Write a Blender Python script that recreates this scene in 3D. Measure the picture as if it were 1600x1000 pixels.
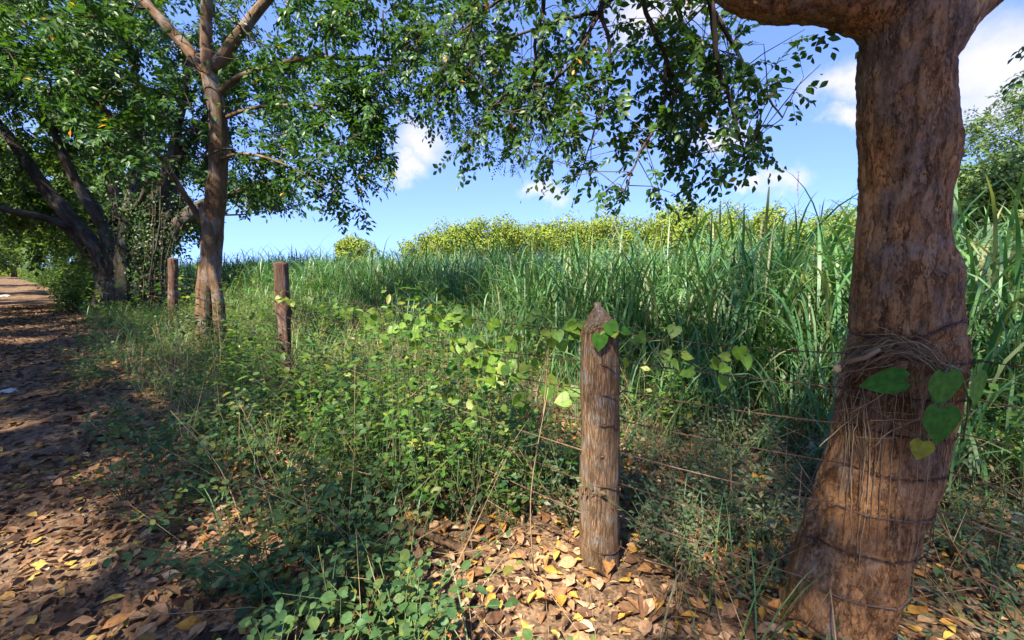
import bpy, bmesh, math, random
import numpy as np
from mathutils import Vector, Matrix, noise as mnoise

# ------------------------------------------------------------------ clear
for o in list(bpy.data.objects): bpy.data.objects.remove(o)
SC = bpy.context.scene
COL = SC.collection

# ------------------------------------------------------------------ camera
PITCH = math.radians(7.0); FPX = 680.0; EYE = 1.5
cam_d = bpy.data.cameras.new('camera'); cam = bpy.data.objects.new('camera', cam_d); COL.objects.link(cam)
cam_d.sensor_width = 36.0; cam_d.lens = FPX/1600*36; cam_d.clip_start = 0.02; cam_d.clip_end = 3000
cam.location = (0, 0, EYE); cam.rotation_euler = (math.pi/2-PITCH, 0, 0)
SC.camera = cam
cp, sp = math.cos(PITCH), math.sin(PITCH)
def ray(x, y):
    a = (x-800)/FPX; b = (500-y)/FPX
    return np.array([a, cp+b*sp, -sp+b*cp])
def at(x, y, Y):                      # point at world depth Y seen at photo pixel (x, y)
    r = ray(x, y); return np.array([0, 0, EYE]) + r*(Y/r[1])

# ------------------------------------------------------------------ light
SUN_EL, SUN_AZ = math.radians(50), math.radians(-150)   # azimuth from +Y towards +X: behind the camera, to the left
sdir = Vector((math.cos(SUN_EL)*math.sin(SUN_AZ), math.cos(SUN_EL)*math.cos(SUN_AZ), math.sin(SUN_EL)))
sl = bpy.data.lights.new('sun', 'SUN'); so = bpy.data.objects.new('sun', sl); COL.objects.link(so)
sl.energy = 4.6; sl.angle = math.radians(2.0); sl.color = (1.0, 0.91, 0.74)
so.rotation_euler = sdir.to_track_quat('Z', 'Y').to_euler(); so.location = (0, 0, 30)
W = bpy.data.worlds.new('World'); SC.world = W; W.use_nodes = True
wn, wl = W.node_tree.nodes, W.node_tree.links
wn.clear()
wout = wn.new('ShaderNodeOutputWorld'); wbg = wn.new('ShaderNodeBackground')
sky = wn.new('ShaderNodeTexSky'); sky.sky_type = 'NISHITA'; sky.sun_disc = False
sky.sun_elevation = SUN_EL; sky.sun_rotation = SUN_AZ; sky.altitude = 1200; sky.air_density = 1.0; sky.dust_density = 0.0; sky.ozone_density = 3.0
wbg.inputs['Strength'].default_value = 0.14
smap = wn.new('ShaderNodeMapping'); smap.inputs['Location'].default_value = (0, 0, .27); stc = wn.new('ShaderNodeTexCoord')   # sky lookup shifted upward: a dimmer, bluer horizon
wl.new(stc.outputs['Generated'], smap.inputs['Vector']); wl.new(smap.outputs[0], sky.inputs['Vector'])
SC.view_settings.view_transform = 'Standard'; SC.view_settings.look = 'None'; SC.view_settings.gamma = 1.0
SC.view_settings.use_curve_mapping = False
SC.view_settings.exposure = 2.05
# cumulus puffs scattered round the sky: soft-edged blobs of noise about fixed directions
tc = wn.new('ShaderNodeTexCoord')
nz = wn.new('ShaderNodeTexNoise'); nz.inputs['Scale'].default_value = 7.0; nz.inputs['Detail'].default_value = 7; nz.inputs['Roughness'].default_value = 0.6
wl.new(tc.outputs['Generated'], nz.inputs['Vector'])
def vmath(op, a, b):
    n = wn.new('ShaderNodeVectorMath'); n.operation = op
    for i, v in enumerate((a, b)):
        if v is None: continue
        if isinstance(v, (tuple, list)): n.inputs[i].default_value = v
        else: wl.new(v, n.inputs[i])
    return n
def fmath(op, a, b=None):
    n = wn.new('ShaderNodeMath'); n.operation = op
    for i, v in enumerate((a, b)):
        if v is None: continue
        if isinstance(v, (int, float)): n.inputs[i].default_value = v
        else: wl.new(v, n.inputs[i])
    return n.outputs[0]
off = vmath('SUBTRACT', nz.outputs['Color'], (0.5, 0.5, 0.5))
off2 = vmath('SCALE', off.outputs[0], None); off2.inputs['Scale'].default_value = 0.17
vd = vmath('ADD', tc.outputs['Generated'], off2.outputs[0])
clouds = []
for (x, y, r) in ((1225, 288, .075), (1180, 294, .045), (655, 232, .10), (640, 262, .07), (1330, 140, .10), (1330, 190, .055), (1560, 95, .20), (1640, 140, .20), (1010, 15, .12),
                  (848, 306, .06), (1130, 212, .09), (1060, 30, .08)):
    d = ray(x, y); d = d/np.linalg.norm(d); clouds.append((d, r*.9))
rs = random.Random(4)
for i in range(14):
    az = rs.uniform(1.2, 5.1); el = rs.uniform(.08, .75)
    clouds.append((np.array([math.sin(az)*math.cos(el), math.cos(az)*math.cos(el), math.sin(el)]), rs.uniform(.07, .22)))
total = None
for d, r in clouds:
    s1 = vmath('SUBTRACT', vd.outputs[0], tuple(float(v) for v in d))
    s2 = vmath('MULTIPLY', s1.outputs[0], (1/r, 1/r, 1.9/r))
    ln = wn.new('ShaderNodeVectorMath'); ln.operation = 'LENGTH'; wl.new(s2.outputs[0], ln.inputs[0])
    mr = wn.new('ShaderNodeMapRange'); mr.interpolation_type = 'SMOOTHSTEP'
    mr.inputs['From Min'].default_value = 1.0; mr.inputs['From Max'].default_value = 0.1
    wl.new(ln.outputs['Value'], mr.inputs['Value'])
    total = mr.outputs[0] if total is None else fmath('MAXIMUM', total, mr.outputs[0])
mx = wn.new('ShaderNodeMix'); mx.data_type = 'RGBA'
wl.new(fmath('MULTIPLY', total, 0.88), mx.inputs['Factor'])
hs = wn.new('ShaderNodeHueSaturation'); hs.inputs['Saturation'].default_value = 1.08; hs.inputs['Value'].default_value = .95; hs.inputs['Hue'].default_value = .514
wl.new(sky.outputs[0], hs.inputs['Color'])
wl.new(hs.outputs[0], mx.inputs['A']); mx.inputs['B'].default_value = (1.95, 1.86, 2.05, 1)
wl.new(mx.outputs['Result'], wbg.inputs['Color']); wl.new(wbg.outputs[0], wout.inputs[0])
cy = SC.cycles
cy.use_denoising = True
try: cy.denoiser = 'OPENIMAGEDENOISE'
except Exception: pass
cy.max_bounces = 6; cy.diffuse_bounces = 4; cy.glossy_bounces = 2; cy.transmission_bounces = 3; cy.transparent_max_bounces = 4
cy.sample_clamp_indirect = 4.0; cy.caustics_reflective = False; cy.caustics_refractive = False

# ------------------------------------------------------------------ frame of the place
# fence and track run along DV; TV points from the track across the fence into the field
DV = np.array([-.72, .694, 0.]); TV = np.array([.694, .72, 0.])
def st(s, t, z=0.): return DV*s + TV*t + np.array([0, 0, z])
def bend(s): return -.0009*np.clip(np.asarray(s, float)-12, 0, None)**2
def to_st(P): P = np.asarray(P); return P[..., :2]@DV[:2], P[..., :2]@TV[:2]

def _h(i, j, k):
    h = (i*374761393 + j*668265263 + k*2147483647 + 1274126177) & 0x7fffffff
    h = ((h ^ (h >> 13))*1274126177) & 0x7fffffff
    return ((h ^ (h >> 16)) & 0xffff)/65535.0
def vnoise(P):
    P = np.asarray(P, float); I = np.floor(P).astype(np.int64); F = P-I; F = F*F*(3-2*F)
    r = 0
    for dx in (0, 1):
        for dy in (0, 1):
            for dz in (0, 1):
                w = (F[..., 0] if dx else 1-F[..., 0])*(F[..., 1] if dy else 1-F[..., 1])*(F[..., 2] if dz else 1-F[..., 2])
                r = r + w*_h(I[..., 0]+dx, I[..., 1]+dy, I[..., 2]+dz)
    return r*2-1
def fbm(P, o=3):
    P = np.asarray(P, float); r = 0; a = 1
    for i in range(o): r = r + a*vnoise(P*(2**i)+i*17.3); a *= .5
    return r
def gz(x, y):
    x = np.asarray(x, float); y = np.asarray(y, float)
    s = x*DV[0]+y*DV[1]; t = x*TV[0]+y*TV[1]
    P = np.stack([x, y, np.zeros_like(x)], -1)
    z = .02*fbm(P*.9, 2) + .012*vnoise(P*4)
    z = z + .05*np.exp(-((t-1.6)/.8)**2) - .04*np.exp(-((t+.5)/.5)**2) - .04*np.exp(-((t+2.4)/.5)**2)
    z = z + .012*np.clip(t-7, 0, 200) + .10*np.exp(-((t+4.6)/1.2)**2)
    return z - .03
def G(p): return np.array([p[0], p[1], float(gz(p[0], p[1]))])
def ground_px(x, y):
    r = ray(x, y); k = -EYE/r[2]; p = np.array([0, 0, EYE])+r*k; return G(p)

# ------------------------------------------------------------------ mesh helpers
def nrm(v): return v/np.maximum(np.linalg.norm(v, axis=-1, keepdims=True), 1e-9)
class MB:
    def __init__(s): s.V = []; s.F = {}; s.L = []; s.n = 0
    def add(s, V, F, L=None):
        V = np.asarray(V, float).reshape(-1, 3)
        for f in F:
            f = np.asarray(f, np.int64)
            if f.size: s.F.setdefault(f.shape[1], []).append(f+s.n)
        s.V.append(V); s.L.append(np.zeros_like(V) if L is None else np.asarray(L, float).reshape(-1, 3)); s.n += len(V)
    def mesh(s, name, mat, smooth=True):
        me = bpy.data.meshes.new(name)
        if not s.n: return me
        V = np.concatenate(s.V); L = np.concatenate(s.L)
        idx = []; starts = []; c = 0
        for k in s.F:
            f = np.concatenate(s.F[k]); idx.append(f.ravel()); starts.append(c+np.arange(len(f))*k); c += f.size
        idx = np.concatenate(idx); starts = np.concatenate(starts)
        me.vertices.add(len(V)); me.vertices.foreach_set('co', V.astype(np.float32).ravel())
        me.loops.add(len(idx)); me.loops.foreach_set('vertex_index', idx.astype(np.int32))
        me.polygons.add(len(starts)); me.polygons.foreach_set('loop_start', starts.astype(np.int32))
        me.update(calc_edges=True)
        me.polygons.foreach_set('use_smooth', np.full(len(starts), smooth, bool))
        a = me.attributes.new('luv', 'FLOAT_VECTOR', 'POINT'); a.data.foreach_set('vector', L.astype(np.float32).ravel())
        me.materials.append(mat); me.update()
        return me
    def obj(s, name, mat, parent=None, smooth=True, **k):
        return link(name, s.mesh(name, mat, smooth), parent, **k)
def link(name, me, parent=None, label=None, cat=None, group=None, kind=None):
    o = bpy.data.objects.new(name, me); COL.objects.link(o)
    if parent is not None: o.parent = parent
    return tag(o, label, cat, group, kind)
def tag(o, label=None, cat=None, group=None, kind=None):
    if label: o['label'] = label
    if cat: o['category'] = cat
    if group: o['group'] = group
    if kind: o['kind'] = kind
    return o
def thing(name, loc, label, cat, group=None):
    o = link(name, None, None, label, cat, group); o.location = loc; o.empty_display_size = .1; return o
def child_of(o, parent):                       # keep world placement of a mesh built in world space
    o.parent = parent; o.matrix_parent_inverse = Matrix.Translation(parent.location).inverted(); return o

def tube(pts, rad, sides=6, cap=True):
    pts = np.asarray(pts, float); n = len(pts); rad = np.atleast_1d(np.asarray(rad, float)); rad = np.interp(np.linspace(0, 1, n), np.linspace(0, 1, len(rad)), rad) if len(rad) > 1 else np.full(n, rad[0])
    T = np.empty_like(pts); T[1:-1] = pts[2:]-pts[:-2]; T[0] = pts[1]-pts[0]; T[-1] = pts[-1]-pts[-2]; T = nrm(T)
    u = np.cross(T[0], [0.3, 0.1, 1.]) if abs(T[0][2]) < .9 else np.cross(T[0], [1., 0.2, 0]); u = u/np.linalg.norm(u)
    U = np.empty_like(pts)
    for i in range(n):
        u = u-T[i]*(u@T[i]); u = u/max(np.linalg.norm(u), 1e-9); U[i] = u
    Wv = np.cross(T, U)
    a = np.arange(sides)*2*math.pi/sides
    V = pts[:, None]+rad[:, None, None]*(np.cos(a)[None, :, None]*U[:, None]+np.sin(a)[None, :, None]*Wv[:, None])
    ln = np.concatenate([[0], np.cumsum(np.linalg.norm(np.diff(pts, axis=0), axis=1))])
    L = np.stack([np.cos(a)[None]*rad[:, None], np.sin(a)[None]*rad[:, None], np.repeat(ln[:, None], sides, 1)], -1)
    i = np.arange(n-1)[:, None]*sides; j = np.arange(sides)[None]; j2 = (j+1) % sides
    F = [np.stack([i+j, i+j2, i+sides+j2, i+sides+j], -1).reshape(-1, 4)]
    V = V.reshape(-1, 3); L = L.reshape(-1, 3)
    if cap:
        V = np.vstack([V, pts[-1:]+T[-1:]*rad[-1]*.3, pts[:1]]); L = np.vstack([L, [[0, 0, ln[-1]]], [[0, 0, 0]]])
        e = (n-1)*sides; m = n*sides; jj = np.arange(sides); k2 = (jj+1) % sides
        F.append(np.stack([e+jj, e+k2, np.full(sides, m)], -1)); F.append(np.stack([k2, jj, np.full(sides, m+1)], -1))
    return V, F, L
def sticks(mb, A, B, r0, r1, sides=3):         # many straight tapering twigs at once
    A = np.asarray(A); B = np.asarray(B); n = len(A)
    if not n: return
    T = nrm(B-A); ref = np.where(np.abs(T[:, 2:3]) < .9, [[0, 0, 1.]], [[1., 0, 0]]); U = nrm(np.cross(T, ref)); Wv = np.cross(T, U)
    a = np.arange(sides)*2*math.pi/sides
    ring = np.cos(a)[None, :, None]*U[:, None]+np.sin(a)[None, :, None]*Wv[:, None]
    V = np.concatenate([A[:, None]+ring*np.asarray(r0).reshape(-1, 1, 1), B[:, None]+ring*np.asarray(r1).reshape(-1, 1, 1)], 1)
    j = np.arange(sides); k = (j+1) % sides
    q = np.stack([j, k, k+sides, j+sides], -1)
    F = (np.arange(n)[:, None, None]*2*sides+q[None]).reshape(-1, 4)
    mb.add(V, [F])
def smooth_path(P, n):                          # Catmull-Rom through the control points
    P = np.asarray(P, float); m = len(P); Q = np.vstack([2*P[0]-P[1], P, 2*P[-1]-P[-2]])
    u = np.linspace(0, m-1-1e-6, n); i = u.astype(int); f = (u-i)[:, None]
    a, b, c, d = Q[i], Q[i+1], Q[i+2], Q[i+3]
    return .5*((2*b)+(-a+c)*f+(2*a-5*b+4*c-d)*f**2+(-a+3*b-3*c+d)*f**3)
def wobble(P, amp, rng, keep=1):
    P = P.copy(); n = len(P); w = rng.normal(0, amp, (n, 3)); w[:keep] = 0
    return P+w

# leaf templates: x across (-.5 .5), y along 0..1, z up
def tpl_full(shape=(.62, 1., .72), curl=.18, fold=.16):
    ys = (0, .25, .5, .75, 1.)
    V = [(0, y, -curl*y*y) for y in ys]
    ws = [.5*w for w in shape]
    for i, w in enumerate(ws): V.append((-w, ys[i+1]*.98, fold*w*1.2-curl*ys[i+1]**2))
    for i, w in enumerate(ws): V.append((w, ys[i+1]*.98, fold*w*1.2-curl*ys[i+1]**2))
    tri = [(0, 1, 5), (0, 8, 1), (3, 4, 7), (3, 10, 4)]
    quad = [(1, 2, 6, 5), (2, 3, 7, 6), (1, 8, 9, 2), (2, 9, 10, 3)]
    return np.array(V), [np.array(tri), np.array(quad)]
def tpl_mid(curl=.15, fold=.12):
    V = [(0, 0, 0), (-.5, .48, fold*.6-curl*.2), (.5, .48, fold*.6-curl*.2), (0, 1, -curl), (0, .5, -curl*.25)]
    return np.array(V), [np.array([(0, 4, 1), (0, 2, 4), (4, 3, 1), (4, 2, 3)])]
def tpl_low(): return np.array([(0, 0, 0), (-.5, .45, .05), (0, 1, -.1), (.5, .45, .05)]), [np.array([(0, 3, 2, 1)])]
def tpl_heart():
    out = [(0, .12), (.22, -.02), (.42, .08), (.52, .30), (.46, .52), (.28, .76), (.10, .93), (0, 1.04)]
    V = [(0, y, -.12*y*y) for y in (.12, .35, .6, .85)] + [(0, 1.04, -.14)]
    n0 = len(V)
    for sgn in (-1, 1):
        for (x, y) in out[1:-1]: V.append((sgn*x, y, .10*x-.12*y*y+.02*math.sin(y*9)))
    l = list(range(n0, n0+6)); r = list(range(n0+6, n0+12))
    tri = []
    for e, flip in ((l, False), (r, True)):
        fs = [(0, e[0], e[1]), (0, e[1], e[2]), (0, e[2], 1), (1, e[2], e[3]), (1, e[3], 2), (2, e[3], e[4]), (2, e[4], 3), (3, e[4], e[5]), (3, e[5], 4)]
        tri += [f[::-1] if not flip else f for f in fs]
    return np.array(V), [np.array(tri)]
T_FULL = tpl_full(); T_ROUND = tpl_full((.78, 1., .84), .12, .12); T_CURL = tpl_full((.6, 1., .66), -.22, .38); T_CURL2 = tpl_full((.55, 1., .8), .3, -.3)
T_MID = tpl_mid(); T_LOW = tpl_low(); T_HEART = tpl_heart()
def leaves(mb, tpl, P, D, N, L, Wd, rnd):
    V0, F0 = tpl; n = len(P)
    if not n: return
    D = nrm(D); X = nrm(np.cross(D, N)); Z = np.cross(X, D)
    L = np.broadcast_to(L, (n,))[:, None, None]; Wd = np.broadcast_to(Wd, (n,))[:, None, None]
    V = P[:, None]+V0[None, :, 0:1]*Wd*X[:, None]+V0[None, :, 1:2]*L*D[:, None]+V0[None, :, 2:3]*L*Z[:, None]
    k = len(V0); o = (np.arange(n)*k)[:, None, None]
    luv = np.empty((n, k, 3)); luv[..., 0] = V0[None, :, 0]*2; luv[..., 1] = V0[None, :, 1]; luv[..., 2] = np.asarray(rnd).reshape(-1, 1)
    mb.add(V, [(o+f[None]).reshape(-1, f.shape[1]) for f in F0], luv)
def leaf_mat4(p, d, n, L, w):
    d = nrm(np.asarray(d, float)); x = nrm(np.cross(d, n)); z = np.cross(x, d)
    return Matrix(((x[0]*w, d[0]*L, z[0]*L, p[0]), (x[1]*w, d[1]*L, z[1]*L, p[1]), (x[2]*w, d[2]*L, z[2]*L, p[2]), (0, 0, 0, 1)))

# ------------------------------------------------------------------ materials
def newmat(name):
    m = bpy.data.materials.new(name); m.use_nodes = True; nt = m.node_tree; nt.nodes.clear()
    return m, nt.nodes, nt.links
def ramp(nd, stops, interp='LINEAR'):
    r = nd.new('ShaderNodeValToRGB'); r.color_ramp.interpolation = interp
    while len(r.color_ramp.elements) < len(stops): r.color_ramp.elements.new(.5)
    for e, (p, c) in zip(r.color_ramp.elements, stops): e.position = p; e.color = (*c, 1)
    return r
def leaf_mat(name, cols, transl=.35, rough=.45, spec=.35, tcol=(1.25, 1.25, .45), blotch=0.0, interp='LINEAR'):
    m, nd, lk = newmat(name)
    out = nd.new('ShaderNodeOutputMaterial'); pr = nd.new('ShaderNodeBsdfPrincipled'); tr = nd.new('ShaderNodeBsdfTranslucent'); mix = nd.new('ShaderNodeMixShader')
    at_ = nd.new('ShaderNodeAttribute'); at_.attribute_name = 'luv'; oi = nd.new('ShaderNodeObjectInfo')
    sx = nd.new('ShaderNodeSeparateXYZ'); lk.new(at_.outputs['Vector'], sx.inputs[0])
    ad = nd.new('ShaderNodeMath'); ad.operation = 'ADD'; lk.new(sx.outputs['Z'], ad.inputs[0]); lk.new(oi.outputs['Random'], ad.inputs[1])
    fr = nd.new('ShaderNodeMath'); fr.operation = 'FRACT'; lk.new(ad.outputs[0], fr.inputs[0])
    n = len(cols); rp = ramp(nd, [((i+.5)/n if interp == 'LINEAR' else i/n, c) for i, c in enumerate(cols)], interp); lk.new(fr.outputs[0], rp.inputs[0])
    # midrib a little paler, blade mottled
    ab = nd.new('ShaderNodeMath'); ab.operation = 'ABSOLUTE'; lk.new(sx.outputs['X'], ab.inputs[0])
    mr = nd.new('ShaderNodeMapRange'); mr.inputs['From Min'].default_value = .14; mr.inputs['From Max'].default_value = .0; mr.inputs['To Max'].default_value = .35
    lk.new(ab.outputs[0], mr.inputs['Value'])
    mc = nd.new('ShaderNodeMix'); mc.data_type = 'RGBA'; lk.new(mr.outputs[0], mc.inputs['Factor']); lk.new(rp.outputs[0], mc.inputs['A'])
    br = nd.new('ShaderNodeMixRGB'); br.blend_type = 'MULTIPLY'; br.inputs[0].default_value = 1; lk.new(rp.outputs[0], br.inputs[1]); br.inputs[2].default_value = (1.5, 1.45, 1.5, 1)
    lk.new(br.outputs[0], mc.inputs['B'])
    base = mc.outputs['Result']
    if blotch:
        g = nd.new('ShaderNodeNewGeometry'); nz = nd.new('ShaderNodeTexNoise'); nz.inputs['Scale'].default_value = 45; nz.inputs['Detail'].default_value = 3
        lk.new(g.outputs['Position'], nz.inputs['Vector'])
        m2 = nd.new('ShaderNodeMapRange'); m2.inputs['From Min'].default_value = .35; m2.inputs['From Max'].default_value = .7; m2.inputs['To Min'].default_value = 1-blotch; m2.inputs['To Max'].default_value = 1.12
        lk.new(nz.outputs['Fac'], m2.inputs['Value'])
        mm = nd.new('ShaderNodeMixRGB'); mm.blend_type = 'MULTIPLY'; mm.inputs[0].default_value = 1; lk.new(base, mm.inputs[1]); lk.new(m2.outputs[0], mm.inputs[2]); base = mm.outputs[0]
    lk.new(base, pr.inputs['Base Color']); pr.inputs['Roughness'].default_value = rough; pr.inputs['Specular IOR Level'].default_value = spec
    tm = nd.new('ShaderNodeMixRGB'); tm.blend_type = 'MULTIPLY'; tm.inputs[0].default_value = 1; lk.new(base, tm.inputs[1]); tm.inputs[2].default_value = (*tcol, 1)
    lk.new(tm.outputs[0], tr.inputs['Color'])
    mix.inputs[0].default_value = transl; lk.new(pr.outputs[0], mix.inputs[1]); lk.new(tr.outputs[0], mix.inputs[2]); lk.new(mix.outputs[0], out.inputs[0])
    return m
def bark_mat(name, cols, scale=14., stretch=.22, bump=.5, coord='luv', lichen=None, rough=.9, dist=.012, warp=.6, n2s=.28, vor=.35):
    m, nd, lk = newmat(name)
    out = nd.new('ShaderNodeOutputMaterial'); pr = nd.new('ShaderNodeBsdfPrincipled'); lk.new(pr.outputs[0], out.inputs[0])
    if coord == 'luv': a = nd.new('ShaderNodeAttribute'); a.attribute_name = 'luv'; src = a.outputs['Vector']
    else: a = nd.new('ShaderNodeTexCoord'); src = a.outputs['Object']
    mp = nd.new('ShaderNodeMapping'); mp.inputs['Scale'].default_value = (1, 1, stretch); lk.new(src, mp.inputs[0])
    n1 = nd.new('ShaderNodeTexNoise'); n1.inputs['Scale'].default_value = scale; n1.inputs['Detail'].default_value = 8; n1.inputs['Roughness'].default_value = .7; n1.inputs['Distortion'].default_value = warp
    lk.new(mp.outputs[0], n1.inputs['Vector'])
    n2 = nd.new('ShaderNodeTexNoise'); n2.inputs['Scale'].default_value = scale*n2s; n2.inputs['Detail'].default_value = 5; lk.new(src, n2.inputs['Vector'])
    vo = nd.new('ShaderNodeTexVoronoi'); vo.feature = 'DISTANCE_TO_EDGE'; vo.inputs['Scale'].default_value = scale*1.6; 
    mpv = nd.new('ShaderNodeVectorMath'); mpv.operation = 'ADD'; lk.new(mp.outputs[0], mpv.inputs[0])
    sc_ = nd.new('ShaderNodeVectorMath'); sc_.operation = 'SCALE'; sc_.inputs['Scale'].default_value = 2.2/scale; lk.new(n1.outputs['Color'], sc_.inputs[0]); lk.new(sc_.outputs[0], mpv.inputs[1])
    lk.new(mpv.outputs[0], vo.inputs['Vector'])
    rp = ramp(nd, [(.30+.4*i/max(1, len(cols)-1), c) for i, c in enumerate(cols)]); lk.new(n1.outputs['Fac'], rp.inputs[0])
    col = rp.outputs[0]
    if lichen:
        r2 = nd.new('ShaderNodeMapRange'); r2.inputs['From Min'].default_value = .50; r2.inputs['From Max'].default_value = .66; lk.new(n2.outputs['Fac'], r2.inputs['Value'])
        mxx = nd.new('ShaderNodeMix'); mxx.data_type = 'RGBA'; lk.new(r2.outputs[0], mxx.inputs['Factor']); lk.new(col, mxx.inputs['A'])
        ml = nd.new('ShaderNodeMixRGB'); ml.blend_type = 'MULTIPLY'; ml.inputs[0].default_value = .75; ml.inputs[1].default_value = (*lichen, 1)
        gr = ramp(nd, [(.3, (.35, .35, .35)), (.7, (1.2, 1.2, 1.2))]); lk.new(n1.outputs['Fac'], gr.inputs[0]); lk.new(gr.outputs[0], ml.inputs[2])
        lk.new(ml.outputs[0], mxx.inputs['B']); col = mxx.outputs['Result']
    lk.new(col, pr.inputs['Base Color']); pr.inputs['Roughness'].default_value = rough; pr.inputs['Specular IOR Level'].default_value = .2
    hh = nd.new('ShaderNodeMath'); hh.operation = 'MULTIPLY_ADD'
    mv = nd.new('ShaderNodeMapRange'); mv.inputs['From Max'].default_value = .12; lk.new(vo.outputs['Distance'], mv.inputs['Value'])
    lk.new(mv.outputs[0], hh.inputs[0]); hh.inputs[1].default_value = vor; lk.new(n1.outputs['Fac'], hh.inputs[2])
    bp = nd.new('ShaderNodeBump'); bp.inputs['Strength'].default_value = bump; bp.inputs['Distance'].default_value = dist; lk.new(hh.outputs[0], bp.inputs['Height']); lk.new(bp.outputs[0], pr.inputs['Normal'])
    return m
def plain(name, cols, scale=20, rough=.8, bump=.2):
    return bark_mat(name, cols, scale, 1., bump, 'obj', None, rough, .004)

M = {}
M['bark_big'] = bark_mat('bark_orange_brown', [(.05, .024, .013), (.19, .09, .04), (.31, .155, .072), (.42, .25, .135)], 70, .16, .6, 'obj', (.25, .18, .14), dist=.010, warp=.1, n2s=.08, vor=.10)
def trunk_mat():
    m, nd, lk = newmat('near_trunk_bark'); out = nd.new('ShaderNodeOutputMaterial'); pr = nd.new('ShaderNodeBsdfPrincipled'); lk.new(pr.outputs[0], out.inputs[0])
    tc_ = nd.new('ShaderNodeTexCoord')
    def nz(scale, st_, detail, rough, dist=0.):
        mp = nd.new('ShaderNodeMapping'); mp.inputs['Scale'].default_value = (1, 1, st_); lk.new(tc_.outputs['Object'], mp.inputs[0])
        n = nd.new('ShaderNodeTexNoise'); n.inputs['Scale'].default_value = scale; n.inputs['Detail'].default_value = detail; n.inputs['Roughness'].default_value = rough; n.inputs['Distortion'].default_value = dist; lk.new(mp.outputs[0], n.inputs['Vector']); return n.outputs['Fac'], mp
    fine, _ = nz(120, .4, 8, .8); med, mpm = nz(30, .22, 7, .72, .3); big, _ = nz(4.5, .6, 5, .65); patch, _ = nz(11, .8, 8, .75)
    def mm(op, a, b=None, c=None):
        n = nd.new('ShaderNodeMath'); n.operation = op
        for i, v in enumerate((a, b, c)):
            if v is None: continue
            if isinstance(v, (int, float)): n.inputs[i].default_value = v
            else: lk.new(v, n.inputs[i])
        return n.outputs[0]
    def mr(v, a, b, lo=0., hi=1.):
        n = nd.new('ShaderNodeMapRange'); n.inputs['From Min'].default_value = a; n.inputs['From Max'].default_value = b; n.inputs['To Min'].default_value = lo; n.inputs['To Max'].default_value = hi; lk.new(v, n.inputs['Value']); return n.outputs[0]
    h = mm('ADD', mm('MULTIPLY', fine, .5), mm('MULTIPLY', med, .5))
    warm = ramp(nd, [(.36, (.05, .023, .011)), (.46, (.24, .11, .045)), (.54, (.40, .195, .08)), (.66, (.54, .32, .16))]); lk.new(h, warm.inputs[0])
    grey = ramp(nd, [(.36, (.04, .025, .017)), (.46, (.15, .095, .063)), (.54, (.26, .17, .115)), (.66, (.38, .28, .21))]); lk.new(h, grey.inputs[0])
    sz = nd.new('ShaderNodeSeparateXYZ'); lk.new(tc_.outputs['Object'], sz.inputs[0])
    # grey tone more above, orange tone more lower down, broken by patch noise
    f = mm('ADD', mm('MULTIPLY', patch, .9), mm('ADD', mm('MULTIPLY', big, .9), mr(sz.outputs['Z'], .2, 2.4, -.05, .12)))
    f = mr(f, .90, 1.08)
    mx_ = nd.new('ShaderNodeMix'); mx_.data_type = 'RGBA'; lk.new(f, mx_.inputs['Factor']); lk.new(warm.outputs[0], mx_.inputs['A']); lk.new(grey.outputs[0], mx_.inputs['B'])
    vo = nd.new('ShaderNodeTexVoronoi'); vo.feature = 'DISTANCE_TO_EDGE'; vo.inputs['Scale'].default_value = 26
    ad = nd.new('ShaderNodeVectorMath'); ad.operation = 'MULTIPLY_ADD'; cmb = nd.new('ShaderNodeCombineXYZ'); lk.new(med, cmb.inputs[0]); lk.new(fine, cmb.inputs[1]); lk.new(patch, cmb.inputs[2]); lk.new(cmb.outputs[0], ad.inputs[0]); ad.inputs[1].default_value = (.12, .12, .12); lk.new(mpm.outputs[0], ad.inputs[2]); lk.new(ad.outputs[0], vo.inputs['Vector'])
    crack = mm('MULTIPLY', mr(vo.outputs['Distance'], .0, .09), mr(patch, .35, .55, 1., .0)); crackm = mr(vo.outputs['Distance'], .0, .07, .35, 1.)
    gate = mm('MAXIMUM', crackm, mr(patch, .40, .56, 0., 1.))
    mu = nd.new('ShaderNodeMixRGB'); mu.blend_type = 'MULTIPLY'; mu.inputs[0].default_value = 1; lk.new(mx_.outputs['Result'], mu.inputs[1]); lk.new(gate, mu.inputs[2]); lk.new(mu.outputs[0], pr.inputs['Base Color'])
    pr.inputs['Roughness'].default_value = .92; pr.inputs['Specular IOR Level'].default_value = .15
    hh = mm('ADD', mm('MULTIPLY', h, 1.0), mm('MULTIPLY', gate, .35))
    bp = nd.new('ShaderNodeBump'); bp.inputs['Strength'].default_value = 1.; bp.inputs['Distance'].default_value = .014; lk.new(hh, bp.inputs['Height']); lk.new(bp.outputs[0], pr.inputs['Normal'])
    return m
M['bark_big'] = trunk_mat()
M['bark_mid'] = bark_mat('bark_tan', [(.04, .024, .015), (.135, .08, .046), (.22, .14, .085)], 12, .25, .7, 'luv', (.24, .21, .20), dist=.02)
M['bark_dark'] = bark_mat('bark_dark', [(.018, .014, .011), (.06, .045, .034), (.13, .10, .08)], 7, .25, .9, 'luv', (.13, .13, .12), dist=.04)
M['twig'] = bark_mat('twig_bark', [(.03, .022, .018), (.08, .06, .045)], 20, .3, .3)
M['post'] = bark_mat('weathered_post_wood', [(.022, .013, .008), (.13, .075, .04), (.25, .155, .09), (.34, .25, .17)], 75, .10, 1., 'obj', (.25, .20, .16), dist=.014, warp=.2, n2s=.16)
M['post2'] = bark_mat('weathered_red_wood', [(.025, .015, .011), (.11, .06, .042), (.20, .125, .09)], 24, .10, .9, 'obj', (.20, .15, .13), dist=.012)
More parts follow.
